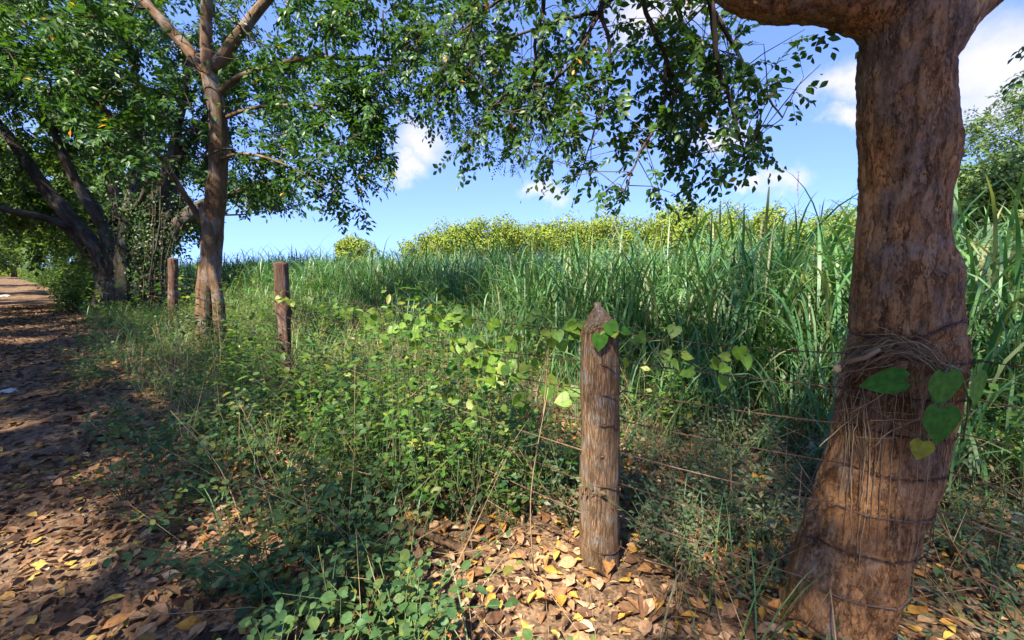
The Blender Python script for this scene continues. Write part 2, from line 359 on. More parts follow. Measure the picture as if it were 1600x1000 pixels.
M['dry'] = plain('dry_stem', [(.20, .13, .07), (.40, .29, .17)], 30)
M['drydark'] = plain('dry_vine', [(.10, .055, .03), (.26, .16, .09)], 30)
M['greenstem'] = plain('green_stem', [(.05, .09, .03), (.14, .18, .07)], 30)
M['wire'] = plain('rusty_wire', [(.03, .018, .014), (.11, .055, .035)], 60, .7)
M['wirepale'] = plain('old_grey_wire', [(.09, .055, .038), (.19, .125, .09)], 60, .7)
M['stone'] = plain('pale_stone', [(.30, .28, .26), (.60, .57, .53)], 9, .9, .5)
M['leaf_big'] = leaf_mat('near_tree_leaf', [(.035, .085, .018), (.05, .12, .022), (.03, .07, .02), (.065, .14, .025)], .42, .42)
M['leaf_fence'] = leaf_mat('fence_tree_leaf', [(.033, .09, .02), (.05, .12, .026), (.028, .072, .02), (.07, .145, .03)], .42, .42)
M['leaf_dark'] = leaf_mat('dark_tree_leaf', [(.028, .07, .018), (.04, .095, .02), (.024, .058, .018), (.056, .12, .028)], .42, .45)
M['leaf_lane'] = leaf_mat('lane_tree_leaf', [(.05, .10, .02), (.08, .15, .03), (.04, .09, .02), (.12, .19, .035)], .42, .5)
M['leaf_yellow'] = leaf_mat('yellowed_leaf', [(.45, .28, .03), (.50, .22, .03), (.42, .34, .05)], .4, .5, tcol=(1.2, 1., .5))
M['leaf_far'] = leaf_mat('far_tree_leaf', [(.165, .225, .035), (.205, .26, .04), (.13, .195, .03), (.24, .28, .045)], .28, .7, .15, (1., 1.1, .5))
M['leaf_right'] = leaf_mat('pinnate_tree_leaf', [(.09, .16, .04), (.13, .20, .05), (.06, .12, .03)], .35, .5)
M['weed_a'] = leaf_mat('grey_green_weed_leaf', [(.05, .115, .042), (.07, .145, .05), (.042, .095, .036), (.11, .175, .045), (.055, .125, .04), (.20, .20, .04), (.045, .10, .04), (.08, .15, .05)], .35, .5, blotch=.25)
M['weed_b'] = leaf_mat('fresh_green_weed_leaf', [(.065, .17, .028), (.10, .22, .033), (.055, .135, .028), (.165, .26, .04), (.08, .185, .03), (.05, .125, .028), (.24, .26, .04), (.09, .20, .03)], .42, .45, blotch=.25)
M['weed_c'] = leaf_mat('dull_low_weed_leaf', [(.05, .10, .04), (.075, .12, .05), (.16, .18, .12), (.04, .085, .035), (.14, .12, .06)], .25, .5)
M['vine'] = leaf_mat('vine_leaf', [(.14, .26, .03), (.20, .32, .04), (.10, .21, .03), (.26, .34, .05)], .42, .45, blotch=.3)
M['heart'] = leaf_mat('heart_leaf', [(.06, .19, .02), (.085, .23, .03)], .4, .6, .2, blotch=.35)
M['grass'] = leaf_mat('tall_grass_blade', [(.06, .165, .055), (.09, .21, .075), (.05, .14, .05), (.14, .24, .11), (.10, .22, .05), (.075, .185, .07), (.26, .25, .12), (.08, .19, .06)], .36, .45, .45)
M['grassbright'] = leaf_mat('bright_grass_blade', [(.08, .22, .03), (.11, .26, .035)], .38, .38)
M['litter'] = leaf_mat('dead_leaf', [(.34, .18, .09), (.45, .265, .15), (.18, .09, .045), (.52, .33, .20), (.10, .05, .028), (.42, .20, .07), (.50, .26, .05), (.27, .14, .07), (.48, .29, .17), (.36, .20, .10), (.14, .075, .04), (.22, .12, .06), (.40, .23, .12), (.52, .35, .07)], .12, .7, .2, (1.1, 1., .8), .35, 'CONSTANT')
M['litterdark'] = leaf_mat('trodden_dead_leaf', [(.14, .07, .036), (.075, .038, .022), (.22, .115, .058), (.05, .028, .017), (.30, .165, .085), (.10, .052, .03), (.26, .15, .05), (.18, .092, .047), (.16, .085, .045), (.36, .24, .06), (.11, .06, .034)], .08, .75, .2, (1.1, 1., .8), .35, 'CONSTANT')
def ground_mat(name, cols, s1, s2):
    m, nd, lk = newmat(name); out = nd.new('ShaderNodeOutputMaterial'); pr = nd.new('ShaderNodeBsdfPrincipled'); lk.new(pr.outputs[0], out.inputs[0])
    g = nd.new('ShaderNodeNewGeometry'); n1 = nd.new('ShaderNodeTexNoise'); n1.inputs['Scale'].default_value = s1; n1.inputs['Detail'].default_value = 9; n1.inputs['Roughness'].default_value = .7
    n2 = nd.new('ShaderNodeTexVoronoi'); n2.inputs['Scale'].default_value = s2
    lk.new(g.outputs['Position'], n1.inputs['Vector']); lk.new(g.outputs['Position'], n2.inputs['Vector'])
    sx = nd.new('ShaderNodeSeparateColor'); lk.new(n2.outputs['Color'], sx.inputs[0])
    md = nd.new('ShaderNodeMath'); md.operation = 'MULTIPLY_ADD'; lk.new(sx.outputs[0], md.inputs[0]); md.inputs[1].default_value = .35
    sb = nd.new('ShaderNodeMath'); sb.operation = 'SUBTRACT'; lk.new(n1.outputs['Fac'], sb.inputs[0]); sb.inputs[1].default_value = .17; lk.new(sb.outputs[0], md.inputs[2])
    rp = ramp(nd, [(.25+.5*i/(len(cols)-1), c) for i, c in enumerate(cols)]); lk.new(md.outputs[0], rp.inputs[0]); lk.new(rp.outputs[0], pr.inputs['Base Color'])
    pr.inputs['Roughness'].default_value = .95; pr.inputs['Specular IOR Level'].default_value = .1
    bp = nd.new('ShaderNodeBump'); bp.inputs['Strength'].default_value = .6; bp.inputs['Distance'].default_value = .03; lk.new(md.outputs[0], bp.inputs['Height']); lk.new(bp.outputs[0], pr.inputs['Normal'])
    return m
M['soil'] = ground_mat('leafy_soil', [(.035, .024, .016), (.10, .065, .04), (.18, .115, .07), (.28, .18, .11)], 9, 70)
M['dirt'] = ground_mat('track_dirt', [(.04, .025, .016), (.10, .062, .038), (.165, .105, .066), (.23, .155, .10)], 3, 26)

# ================================================================== THE SETTING
RNG = np.random.default_rng(11)
def path_edges(s):
    P = np.stack([s*.5, np.zeros_like(s), np.zeros_like(s)], -1)
    return -3.3+.25*vnoise(P+5.1)+bend(s), .10+.16*vnoise(P*1.7+9.3)+bend(s)
def build_ground():
    u = np.linspace(-1, 1, 281); c = 400*np.sinh(6.2*u)/math.sinh(6.2)
    X, Y = np.meshgrid(c, c+2.5, indexing='xy'); Z = gz(X, Y)
    s = X*DV[0]+Y*DV[1]; t = X*TV[0]+Y*TV[1]; lo, hi = path_edges(s)
    ins = np.clip((t-lo)/.35, 0, 1)*np.clip((hi-t)/.35, 0, 1)*((s > -12) & (s < 130))
    Z = Z-.09*ins
    n = len(u); i = np.arange(n-1)[:, None]*n+np.arange(n-1)[None]
    mb = MB(); mb.add(np.stack([X, Y, Z], -1), [np.stack([i, i+1, i+n+1, i+n], -1).reshape(-1, 4)])
    return mb.obj('ground', M['soil'], kind='structure', label='leafy brown soil of the verge and the field')
GROUND = build_ground()
def build_path():
    s = np.concatenate([np.arange(-10, 14, .12), np.arange(14, 40, .4), np.arange(40, 125, 1.5)]); k = 34
    lo, hi = path_edges(s); f = np.linspace(0, 1, k)
    t = lo[:, None]+(hi-lo)[:, None]*f[None]; S = np.repeat(s[:, None], k, 1)
    X = DV[0]*S+TV[0]*t; Y = DV[1]*S+TV[1]*t; e = np.minimum(f, 1-f)[None]
    Z = gz(X, Y)+.004-.05*np.clip(1-e/.05, 0, 1)
    n = k; m = len(s); i = np.arange(m-1)[:, None]*n+np.arange(n-1)[None]
    mb = MB(); mb.add(np.stack([X, Y, Z], -1), [np.stack([i, i+1, i+n+1, i+n], -1).reshape(-1, 4)])
    return mb.obj('path', M['dirt'], kind='structure', label='dirt track strewn with dead leaves under the trees')
build_path()

# ================================================================== TREES
def grow(base, targets, rng, step=.35, wander=.06, sag=0., tip=.004, powr=.46, rmax=None, back=.0):
    """connect every target to the nearest node of the skeleton; returns chains (points, radii)"""
    nodes = [np.asarray(p, float) for p in base]; par = [-1]*len(nodes); nb = len(nodes)
    order = np.argsort([min(np.linalg.norm(t-b) for b in nodes[:nb]) for t in targets])
    A = np.array(nodes); chains = []
    for ti in order:
        t = targets[ti]; d = np.linalg.norm(A-t, axis=1); j = int(np.argmin(d)); L = d[j]
        n = max(2, int(L/step)+1); f = np.linspace(0, 1, n+1)[1:, None]
        p = A[j]+(t-A[j])*f; bow = rng.normal(0, wander*L, 3); bow[2] += sag*L
        p = p+np.sin(f*math.pi)*bow+rng.normal(0, .012*L+.002, p.shape)*(f < 1)
        ids = []
        prev = j
        for q in p: par.append(prev); prev = len(par)-1; ids.append(prev)
        A = np.vstack([A, p]); chains.append((j, ids))
    cnt = np.zeros(len(par))
    for j, ids in chains: cnt[ids[-1]] += 1
    for i in range(len(par)-1, -1, -1):
        if par[i] >= 0: cnt[par[i]] += cnt[i]
    R = tip*np.maximum(cnt, 1)**powr
    out = []
    for j, ids in chains:
        pts = np.vstack([A[j:j+1], A[ids]]); r = np.concatenate([[R[ids[0]]], R[ids]])
        r = r*np.linspace(1, .8, len(r))
        out.append((pts, np.minimum(r, rmax) if rmax else r))
    return out
def ellips(rng, c, r, n, shell=.35):
    v = nrm(rng.normal(size=(n, 3))); q = rng.uniform(shell, 1, (n, 1))**.6
    return np.asarray(c)+v*q*np.asarray(r)
def sprays(rng, P, D, m=3, rl=.25, k=9, ll=.07, lw=.5, droop=.35, spread=.7, twigs=None, lean=.35):
    """compound leaves: m rachises per point with k leaflets each"""
    P = np.repeat(P, m, 0); D = np.repeat(D, m, 0); n = len(P)
    rd = nrm(D+rng.normal(0, spread, (n, 3))+np.array([0, 0, -droop])); L = rl*rng.uniform(.55, 1.25, n)
    up = nrm(np.array([0, 0, 1.])+rng.normal(0, lean, (n, 3))); X = nrm(np.cross(rd, up)); Nn = np.cross(X, rd)
    u = np.linspace(.22, 1., k)[None]+rng.normal(0, .03, (n, k)); sg = np.where(np.arange(k) % 2, 1., -1.)[None]*np.ones((n, 1)); sg[:, -1] = 0
    B = P[:, None]+rd[:, None]*(L[:, None]*u)[..., None]+np.array([0, 0, -1.])*(.22*L[:, None]*u**2)[..., None]
    Dl = nrm(rd[:, None]*.55+X[:, None]*sg[..., None]*.85+rng.normal(0, .18, (n, k, 3))+np.array([0, 0, -.18]))
    Nl = Nn[:, None]+rng.normal(0, .35, (n, k, 3))
    ln = ll*rng.uniform(.7, 1.25, (n, k))
    if twigs is not None: twigs.append((P, P+rd*L[:, None]+np.array([0, 0, -1.])*(.22*L)[:, None]))
    keep = rng.random((n, k)) < .93
    return [a[keep] for a in (B, Dl, Nl, ln)]+[lw]
def put_leaves(mb, tpl, S, rng):
    B, D, N, L, lw = S; leaves(mb, tpl, B, D, N, L, L*lw, rng.random(len(B)))
def chain_pts(chains, frac=.5, every=.25, rng=None):
    P = []; D = []
    for p, r in chains:
        d = nrm(p[-1]-p[0]); ln = np.linalg.norm(p[-1]-p[0])
        P.append(p[-1]); D.append(d)
        for f in np.arange(1-frac, .99, max(every/max(ln, .01), .12)):
            i = min(int(f*(len(p)-1)), len(p)-2); g = f*(len(p)-1)-i
            P.append(p[i]*(1-g)+p[i+1]*g); D.append(d*.5+(rng.normal(0, .6, 3) if rng is not None else 0))
    return np.array(P), nrm(np.array(D))
def add_chains(root, chains, mat, rng, thick=.02, sides=(5, 8)):
    """thick chains become branches of their own, thin ones one mesh of twigs"""
    tw = MB()
    for p, r in chains:
        if r[0] >= thick:
            q = smooth_path(p, max(4, len(p)*2)); rr = np.interp(np.linspace(0, 1, len(q)), np.linspace(0, 1, len(r)), r)
            mb = MB(); mb.add(*tube(q, rr, sides[1])); child_of(mb.obj('branch', mat), root)
        else: tw.add(*tube(p, r, sides[0] if r[0] > .006 else 3, cap=False))
    return tw
def limb(root, name, pts, rad, mat, n=24, sides=14, rough=.05, rng=RNG, slim=1., **k):
    rad = [v*slim for v in rad]; P = smooth_path(pts, n); r = np.interp(np.linspace(0, 1, n), np.linspace(0, 1, len(rad)), rad)
    P = wobble(P, rough*.15*np.mean(rad), rng)
    V, F, L = tube(P, r, sides)
    V = V+0
    c = np.vstack([np.repeat(P, sides, 0), P[-1:], P[:1]]); d = nrm(V-c+1e-9)
    V = V+d*(rough*np.linalg.norm(V-c, axis=1)*fbm(V*3.5, 3))[:, None]
    mb = MB(); mb.add(V, F, L); return child_of(mb.obj(name, mat, **k), root), P

# ---------------------------------------------- the near tree at the right
def build_near_tree():
    rng = np.random.default_rng(3)
    Y0 = 1.66
    prof = [(1120, 1232, 1402), (1060, 1234, 1404), (1000, 1240, 1412), (950, 1243, 1428), (900, 1250, 1440), (850, 1263, 1450), (800, 1275, 1460), (750, 1288, 1474), (700, 1300, 1488), (650, 1310, 1496),
            (600, 1318, 1503), (560, 1323, 1513), (530, 1325, 1511), (500, 1327, 1505), (460, 1328, 1503), (430, 1330, 1507), (400, 1331, 1492), (350, 1336, 1489), (300, 1340, 1493), (270, 1341, 1503),
            (240, 1342, 1506), (200, 1341, 1499), (150, 1340, 1496), (110, 1338, 1494), (80, 1340, 1500), (40, 1346, 1505), (0, 1352, 1500)]
    pts = []; rad = []
    for (y, xl, xr) in prof:
        sh = np.interp(y, [600, 800, 1000, 1120], [-4, -18, -36, -44]); xl += sh; xr += sh
        pts.append(at((xl+xr)/2, y, Y0)); rad.append(np.linalg.norm(at(xr, y, Y0)-at(xl, y, Y0))/2*.76)
    pts = np.array(pts); rad = np.array(rad); base = pts[0].copy()
    root = thing('near_tree', (pts[1][0], pts[1][1], float(gz(pts[1][0], pts[1][1]))), 'large orange-brown tree trunk forking at the right, ringed by wire and dry vines', 'tree')
    n = 70; f = np.linspace(0, 1, n); ff = np.linspace(0, 1, len(pts))
    P = np.stack([np.interp(f, ff, pts[:, i]) for i in range(3)], 1); R = np.interp(f, ff, rad)
    mb = MB(); mb.add(*tube(P, R, 30))
    left = [at(1425, 60, Y0), at(1385, 10, Y0), at(1300, -18, Y0+.02), at(1215, -18, Y0+.06), at(1150, -40, Y0+.12), at(1085, -120, Y0+.25), at(980, -240, Y0+.55), at(850, -330, Y0+1.1), at(780, -420, Y0+1.6)]
    qL = smooth_path(left, 44); rl = np.interp(np.linspace(0, 1, 44), [0, .12, .3, .55, 1], [.13, .12, .11, .10, .07]); mb.add(*tube(qL, rl, 18))
    right = [at(1440, 70, Y0), at(1490, 10, Y0), at(1570, -60, Y0+.02), at(1680, -190, Y0+.1), at(1800, -380, Y0+.2)]
    q2 = smooth_path(right, 30); mb.add(*tube(q2, np.interp(np.linspace(0, 1, 30), [0, .3, 1], [.12, .105, .08]), 18))
    back = [at(1420, 40, Y0), at(1410, -120, Y0-.1), at(1380, -420, Y0-.35), np.array([1.1, .5, 4.6]), np.array([.3, -.6, 5.6])]
    q3 = smooth_path(back, 30); mb.add(*tube(q3, np.interp(np.linspace(0, 1, 30), [0, .4, 1], [.11, .10, .07]), 16))
    # a knot, a bulge, roots flare and wound scars
    def lump(c, r): 
        bm = bmesh.new(); bmesh.ops.create_icosphere(bm, subdivisions=2, radius=r); V = np.array([v.co[:] for v in bm.verts])+c; F = np.array([[v.index for v in fc.verts] for fc in bm.faces]); bm.free(); mb.add(V, [F])
    lump(at(1478, 415, Y0-.07), .045); lump(at(1470, 245, Y0), .07); lump(at(1450, 640, Y0-.10), .05); lump(at(1335, 880, Y0-.10), .06); lump(at(1350, 790, Y0-.10), .05)
    for a in range(5):
        an = a*1.26+.3; dd = np.array([math.cos(an), math.sin(an), 0]); b0 = pts[1]
        mb.add(*tube(smooth_path([b0+dd*.06+[0, 0, .18], b0+dd*.15+[0, 0, .0], b0+dd*.36+[0, 0, -.12]], 10), np.linspace(.09, .04, 10), 10))
    tmp = mb.obj('tmp', M['bark_big']); md = tmp.modifiers.new('r', 'REMESH'); md.mode = 'VOXEL'; md.voxel_size = .009; md.use_smooth_shade = True
    sm = tmp.modifiers.new('s', 'SMOOTH'); sm.factor = .5; sm.iterations = 14
    dg = bpy.context.evaluated_depsgraph_get(); me = bpy.data.meshes.new_from_object(tmp.evaluated_get(dg)); bpy.data.objects.remove(tmp)
    nv = len(me.vertices); V = np.empty(nv*3, np.float32); me.vertices.foreach_get('co', V); V = V.reshape(-1, 3).astype(float)
    Nn = np.empty(nv*3, np.float32); me.vertices.foreach_get('normal', Nn); Nn = Nn.reshape(-1, 3)
    d = .006*fbm(V*np.array([5, 5, 3.])) + .004*fbm(V*np.array([22, 22, 6.])+3) - .005*np.abs(fbm(V*np.array([44, 44, 9.])+7, 3)) + .003*fbm(V*np.array([70, 70, 40.])+11, 2)
    low = np.clip((1.05-V[:, 2])/.6, 0, 1); d += low*.010*fbm(V*np.array([17, 17, 13.])+31)
    for (x, y, w, hh, dep) in ((1340, 790, .05, .035, .03), (1330, 885, .07, .03, .035), (1372, 870, .05, .02, .02), (1455, 745, .02, .05, .015), (1488, 412, .025, .03, .035), (1420, 735, .012, .04, .015)):
        c = at(x, y, Y0-.17); e = np.exp(-((V[:, 0]-c[0])/w)**2-((V[:, 2]-c[2])/hh)**2)*(V[:, 1] < Y0); d -= dep*.7*e
    zw = at(1400, 528, Y0-.17)[2]; d -= .012*np.exp(-((V[:, 2]-zw-.02*np.sin(V[:, 0]*8))/.012)**2)
    V = V+Nn*d[:, None]
    me.vertices.foreach_set('co', V.astype(np.float32).ravel()); me.materials.clear(); me.materials.append(M['bark_big']); me.update()
    for p in me.polygons: p.use_smooth = True
    tr = link('trunk', me); child_of(tr, root)
    global BVH
    from mathutils.bvhtree import BVHTree
    BVH = BVHTree.FromPolygons([tuple(v) for v in V], [tuple(p.vertices) for p in me.polygons])
    # visible hanging branches, left of the trunk (pixel, depth) -> space
    hang = [[(985, -180, 2.7), (950, -40, 2.9), (935, 20, 3.0), (900, 90, 3.0), (865, 130, 3.1), (825, 180, 3.2)],
            [(940, 10, 3.0), (952, 75, 2.95), (950, 140, 2.9), (925, 215, 2.9), (905, 280, 2.95)],
            [(1000, -160, 2.4), (1005, 0, 2.7), (1040, 90, 2.8), (1072, 170, 2.85), (1092, 240, 2.9)],
            [(1040, 90, 2.8), (1035, 170, 2.8), (1000, 240, 2.75), (975, 300, 2.7)],
            [(1100, -120, 2.1), (1110, 0, 2.5), (1150, 80, 2.6), (1190, 140, 2.65), (1222, 185, 2.7)],
            [(1110, 0, 2.5), (1125, 110, 2.6), (1150, 190, 2.65), (1165, 250, 2.7)],
            [(935, 20, 3.0), (850, 40, 3.3), (770, 75, 3.6), (715, 120, 3.8)],
            [(900, -200, 2.9), (820, -40, 3.4), (740, 30, 3.7), (690, 80, 3.9)],
            [(865, 130, 3.1), (800, 140, 3.4), (750, 190, 3.6)],
            [(860, -120, 3.0), (850, 0, 3.2), (835, 80, 3.3), (850, 150, 3.4), (870, 220, 3.4)],
            [(740, 30, 3.7), (720, 90, 3.8), (700, 140, 3.9)], [(800, -100, 3.6), (760, -10, 3.9), (690, 40, 4.2), (650, 60, 4.3)], [(1040, -60, 2.9), (1060, 20, 3.0), (1100, 90, 3.1), (1120, 150, 3.1)]]
    def low_of(B): return np.interp(B[..., 0]/np.maximum(B[..., 1], .3), [-.4, -.2, 0, .2, .35, .45, .6, .7], [2.35, 2.12, 2.05, 1.88, 1.82, 1.92, 2.15, 2.7])
    tw = MB(); fol = MB(); yel = MB(); twl = []; NB = []
    for h in hang:
        p = smooth_path([at(*c) for c in h], 18); r = np.linspace(.017, .004, 18)*(.8 if h[0][1] > 0 else 1.15)
        b = MB(); b.add(*tube(wobble(p, .004, rng), r, 6)); child_of(b.obj('branch', M['twig']), root)
        NB.append(p)
        # connect upward to the limb
    tg = []; P = []; D = []
    for p in NB:
        for i in range(3, 18):
            for _ in range(2 if i % 3 else 1):
                d = nrm(rng.normal(0, 1, 3)+np.array([0, .1, -.45])); L = rng.uniform(.15, .42); q = p[i]+d*L
                if q[2] < low_of(q)+.03: continue
                tw.add(*tube(np.array([p[i], p[i]+d*L*.5+[0, 0, .02], q]), [.004, .003, .0018], 3, cap=False))
                for f in (.45, .75, 1.): P.append(p[i]+d*L*f); D.append(d)
    P = np.array(P); D = np.array(D)
    # keep the window onto the field: nothing hangs below the lowest sprays of the photograph
    S = sprays(rng, P, D, 1, .19, 10, .050, .58, .3, .55, twl)
    B = S[0]; fw = B[:, 1]*cp-(B[:, 2]-EYE)*sp; upc = B[:, 1]*sp+(B[:, 2]-EYE)*cp
    n = len(B); lowz = np.interp(B[:, 0]/np.maximum(B[:, 1], .3), [-.4, -.2, 0, .2, .35, .45, .6, .7], [2.35, 2.12, 2.05, 1.88, 1.82, 1.92, 2.15, 2.7])
    ok = B[:, 2] > lowz+rng.normal(0, .07, n)
    S = [a[ok] for a in S[:4]]+[S[4]]; n = len(S[0]); rn = rng.random(n)
    dist = np.linalg.norm(S[0]-np.array([0, 0, EYE]), axis=1); order = np.argsort(dist/S[3]); single = np.zeros(n, bool); single[order[:290]] = True
    y = (rng.random(n) < .012)
    ms = ~single & ~y
    leaves(fol, T_FULL, S[0][ms], S[1][ms], S[2][ms], S[3][ms], S[3][ms]*S[4], rn[ms])
    leaves(yel, T_FULL, S[0][y & ~single], S[1][y & ~single], S[2][y & ~single], S[3][y & ~single], S[3][y & ~single]*S[4], rn[y & ~single])
    for A_, B_ in twl:
        k_ = B_[:, 2] > low_of(B_)+.05; sticks(tw, A_[k_], B_[k_], .0016, .0008)
    # unseen crown over camera, track and behind, shaped to shade foreground and trunk
    lims = np.vstack([qL[10:], q2[10:], q3[8:]])
    T1 = np.vstack([ellips(rng, (-.6, 1.0, 6.3), (4.2, 3.6, 1.7), 60), ellips(rng, (2.6, .8, 5.6), (2.6, 2.6, 1.6), 36), ellips(rng, (-2.4, -2.6, 6.0), (3.2, 2.8, 1.9), 26), ellips(rng, (.0, -1.3, 5.2), (1.7, 1.4, 1.6), 46, .1)])
    fz = 1.5+T1[:, 1]*.62+.5; T1 = T1[(T1[:, 2] > fz) | (T1[:, 1] < .3)]
    T1 = np.vstack([T1, [p[0] for p in NB]])
    ch = grow(lims[::3], T1, rng, .4, .06, tip=.006, rmax=.07)
    t2 = add_chains(root, ch, M['bark_mid'], rng, .03)
    for k_ in t2.F: pass
    Pc, Dc = chain_pts(ch, .6, .35, rng); up = MB()
    S2 = sprays(rng, Pc, Dc, 3, .42, 9, .12, .6, .25, .9)
    rz = 1.5+S2[0][:, 1]*.60+.12; ok = (S2[0][:, 2] > rz) | (S2[0][:, 1] < .2)
    S2 = [a[ok] for a in S2[:4]]+[S2[4]]; put_leaves(fol, T_MID, S2, rng)
    # sprigs at the frame's right edge and under the left limb
    Pe = np.array([at(1612, 60, 1.9), at(1606, 110, 1.95), at(1618, 150, 2.0), at(1283, 42, 1.75)]); De = nrm(np.array([[-.5, 0, -.6], [-.6, .1, -.3], [-.7, 0, -.2], [-.15, 0, -1.]]))
    put_leaves(fol, T_FULL, sprays(rng, Pe, De, 2, .09, 6, .04, .5, .2, .25), rng)
    crown = fol.obj('crown', M['leaf_big'], kind='stuff'); child_of(crown, root)
    child_of(yel.obj('yellowed_foliage', M['leaf_yellow'], kind='stuff', label='a few yellowed leaves among the green'), root)
    child_of(tw.obj('twig_spray', M['twig'], kind='stuff'), root); child_of(t2.obj('twig_mass', M['twig'], kind='stuff'), root)
    mbl = MB(); leaves(mbl, T_FULL, np.zeros((1, 3)), np.array([[0, 1., 0]]), np.array([[0, 0, 1.]]), 1., 1., [0.]); lm = mbl.mesh('leaf', M['leaf_big'])
    for i in np.where(single)[0]:
        o = link('leaf', lm, crown); mw = leaf_mat4(S[0][i], S[1][i], S[2][i], S[3][i], S[3][i]*S[4])
        o.matrix_basis = Matrix.Translation(-Vector(root.location)) @ mw
        # crown itself is offset back to world space by its parent inverse
        o.matrix_basis = mw
    return root, Y0
NEAR, NY = build_near_tree()

# ---------------------------------------------- the fence tree and the many-stemmed tree
def px_path(l, Y): return [at(c[0], c[1], Y+(c[2] if len(c) > 2 else 0)) for c in l]
def foliage_tree(root, skeleton, targets, rng, leafmat, tpl, spec, thick=.03, tip=.006, yellow=0., twigmat='twig', zmin=None, step=.4):
    ch = grow(skeleton, targets, rng, step, .08, tip=tip, rmax=.09)
    tw = add_chains(root, ch, M['bark_dark'] if twigmat == 'twig' else M[twigmat], rng, thick)
    P, D = chain_pts(ch, .75, .3, rng)
    fol = MB(); tl = []
    S = sprays(rng, P, D, *spec, twigs=tl)
    if zmin is not None:
        ok = zmin(S[0]); S = [a[ok] for a in S[:4]]+[S[4]]
    n = len(S[0]); y = rng.random(n) < yellow; rn = rng.random(n)
    leaves(fol, tpl, S[0][~y], S[1][~y], S[2][~y], S[3][~y], S[3][~y]*S[4], rn[~y])
    cr = child_of(fol.obj('crown', leafmat, kind='stuff'), root)
    if yellow:
        ye = MB(); leaves(ye, tpl, S[0][y], S[1][y], S[2][y], S[3][y], S[3][y]*S[4], rn[y]); child_of(ye.obj('yellowed_foliage', M['leaf_yellow'], kind='stuff'), root)
    child_of(tw.obj('twig_mass', M['twig'], kind='stuff'), root)
    return cr
def pxof(B):
    fw = B[:, 1]*cp-(B[:, 2]-EYE)*sp; up = B[:, 1]*sp+(B[:, 2]-EYE)*cp
    return 800+FPX*B[:, 0]/fw, 500-FPX*up/fw
def build_fence_tree():
    rng = np.random.default_rng(7); b = ground_px(330, 548); Y = b[1]
    root = thing('fence_tree', b, 'slender tan tree with split hollow trunk standing in the fence line', 'tree')
    bm = M['bark_mid']
    limb(root, 'trunk', px_path([(324, 556), (322, 520), (323, 470), (329, 410), (334, 340), (341, 260), (341, 190), (328, 115), (325, 80)], Y), [.22, .21, .20, .20, .195, .175, .16, .15, .12], bm, 50, 22, .10, rng, .84)
    limb(root, 'trunk_strand', px_path([(346, 556, -.12), (345, 520, -.15), (342, 480, -.18), (334, 430, -.2), (327, 380, -.2), (321, 340, -.12), (314, 320, 0)], Y), [.12, .115, .11, .10, .10, .09, .06], bm, 34, 14, .12, rng, .85)
    dark_fill = MB(); dark_fill.add(*tube(smooth_path(px_path([(327, 512, -.23), (326, 480, -.235), (324, 455, -.235), (322, 446, -.22)], Y), 10), [.05, .07, .05, .01], 8)); child_of(dark_fill.obj('hollow', M['bark_dark']), root)  # dark solid in place of the shade inside a hollow; nothing is cut
    sk = []
    specs = [([(326, 120), (300, 85), (262, 42), (215, -10), (150, -90), (80, -160, .4)], [.15, .13, .11, .09, .05]),
             ([(326, 110), (322, 40), (328, -60), (340, -200)], [.14, .12, .10, .06]),
             ([(332, 112), (365, 65), (410, 8), (470, -60), (560, -140, -.4)], [.14, .12, .10, .06]),
             ([(318, 348), (300, 322), (272, 278), (252, 246), (222, 224, -.4), (180, 190, -.8)], [.08, .065, .055, .045, .02]),
             ([(336, 150), (380, 118), (470, 93), (590, 92, .2), (700, 102, .4), (738, 113, .5), (800, 160, .6)], [.085, .07, .055, .045, .032, .02, .008]),
             ([(338, 190), (400, 168), (500, 164, -.4), (620, 166, -.6)], [.05, .04, .03, .01]),
             ([(340, 250), (380, 240, -.5), (440, 255, -1), (520, 300, -1.2)], [.04, .03, .022, .008]),
             ([(342, 290), (320, 330, .4), (380, 335, .8), (450, 322, 1.)], [.035, .03, .02, .008])]
    for l, r in specs:
        o, P = limb(root, 'branch', px_path(l, Y), r, bm, 26, 10, .06, rng, .72); sk += list(P[5::2])
    def E(x, y, dY, r, n): return ellips(rng, at(x, y, Y+dY), r, n, .1)
    T = np.vstack([E(450, 90, 0, (1.7, 1.5, 1.5), 70), E(530, 235, -.6, (1.0, .9, 1.2), 60), E(420, 270, -.2, (.8, .8, .7), 24), E(560, 40, -.5, (1.6, 1.2, 1.2), 55), E(330, 0, 0, (1.6, 1.6, 1.3), 45),
                   E(230, 150, -.8, (1.2, 1.1, 1.5), 60), E(110, 60, -1., (1.6, 1.4, 1.4), 60), E(600, 150, -.4, (.9, 1, 1.), 40), E(690, 60, .2, (1.3, 1., .8), 35),
                   E(330, -260, 0, (4, 3, 2.4), 110), E(250, 235, -1.2, (.7, .5, .4), 14), E(660, -180, -1, (2.4, 2, 1.6), 50)])
    def mask(B):
        x, y = pxof(B); lim = np.interp(x, [0, 240, 300, 360, 420, 470, 500, 560, 590, 610, 640, 670, 760, 800], [330, 300, 330, 350, 345, 300, 330, 372, 340, 290, 285, 190, 150, 130])
        front = (B[:, 1] < Y+.15) & (x > np.interp(y, [0, 120, 330], [190, 285, 230])) & (x < np.interp(y, [0, 120, 350], [450, 375, 370])) & (rng.random(len(x)) < .93)
        return (y < lim+rng.normal(0, 14, len(x))) & ~((np.abs(x-655) < 38) & (np.abs(y-240) < 45)) & ~front
    foliage_tree(root, sk, T, rng, M['leaf_fence'], T_MID, (3, .34, 10, .105, .46, .45, .6), .03, .005, .006, 'bark_mid', mask)
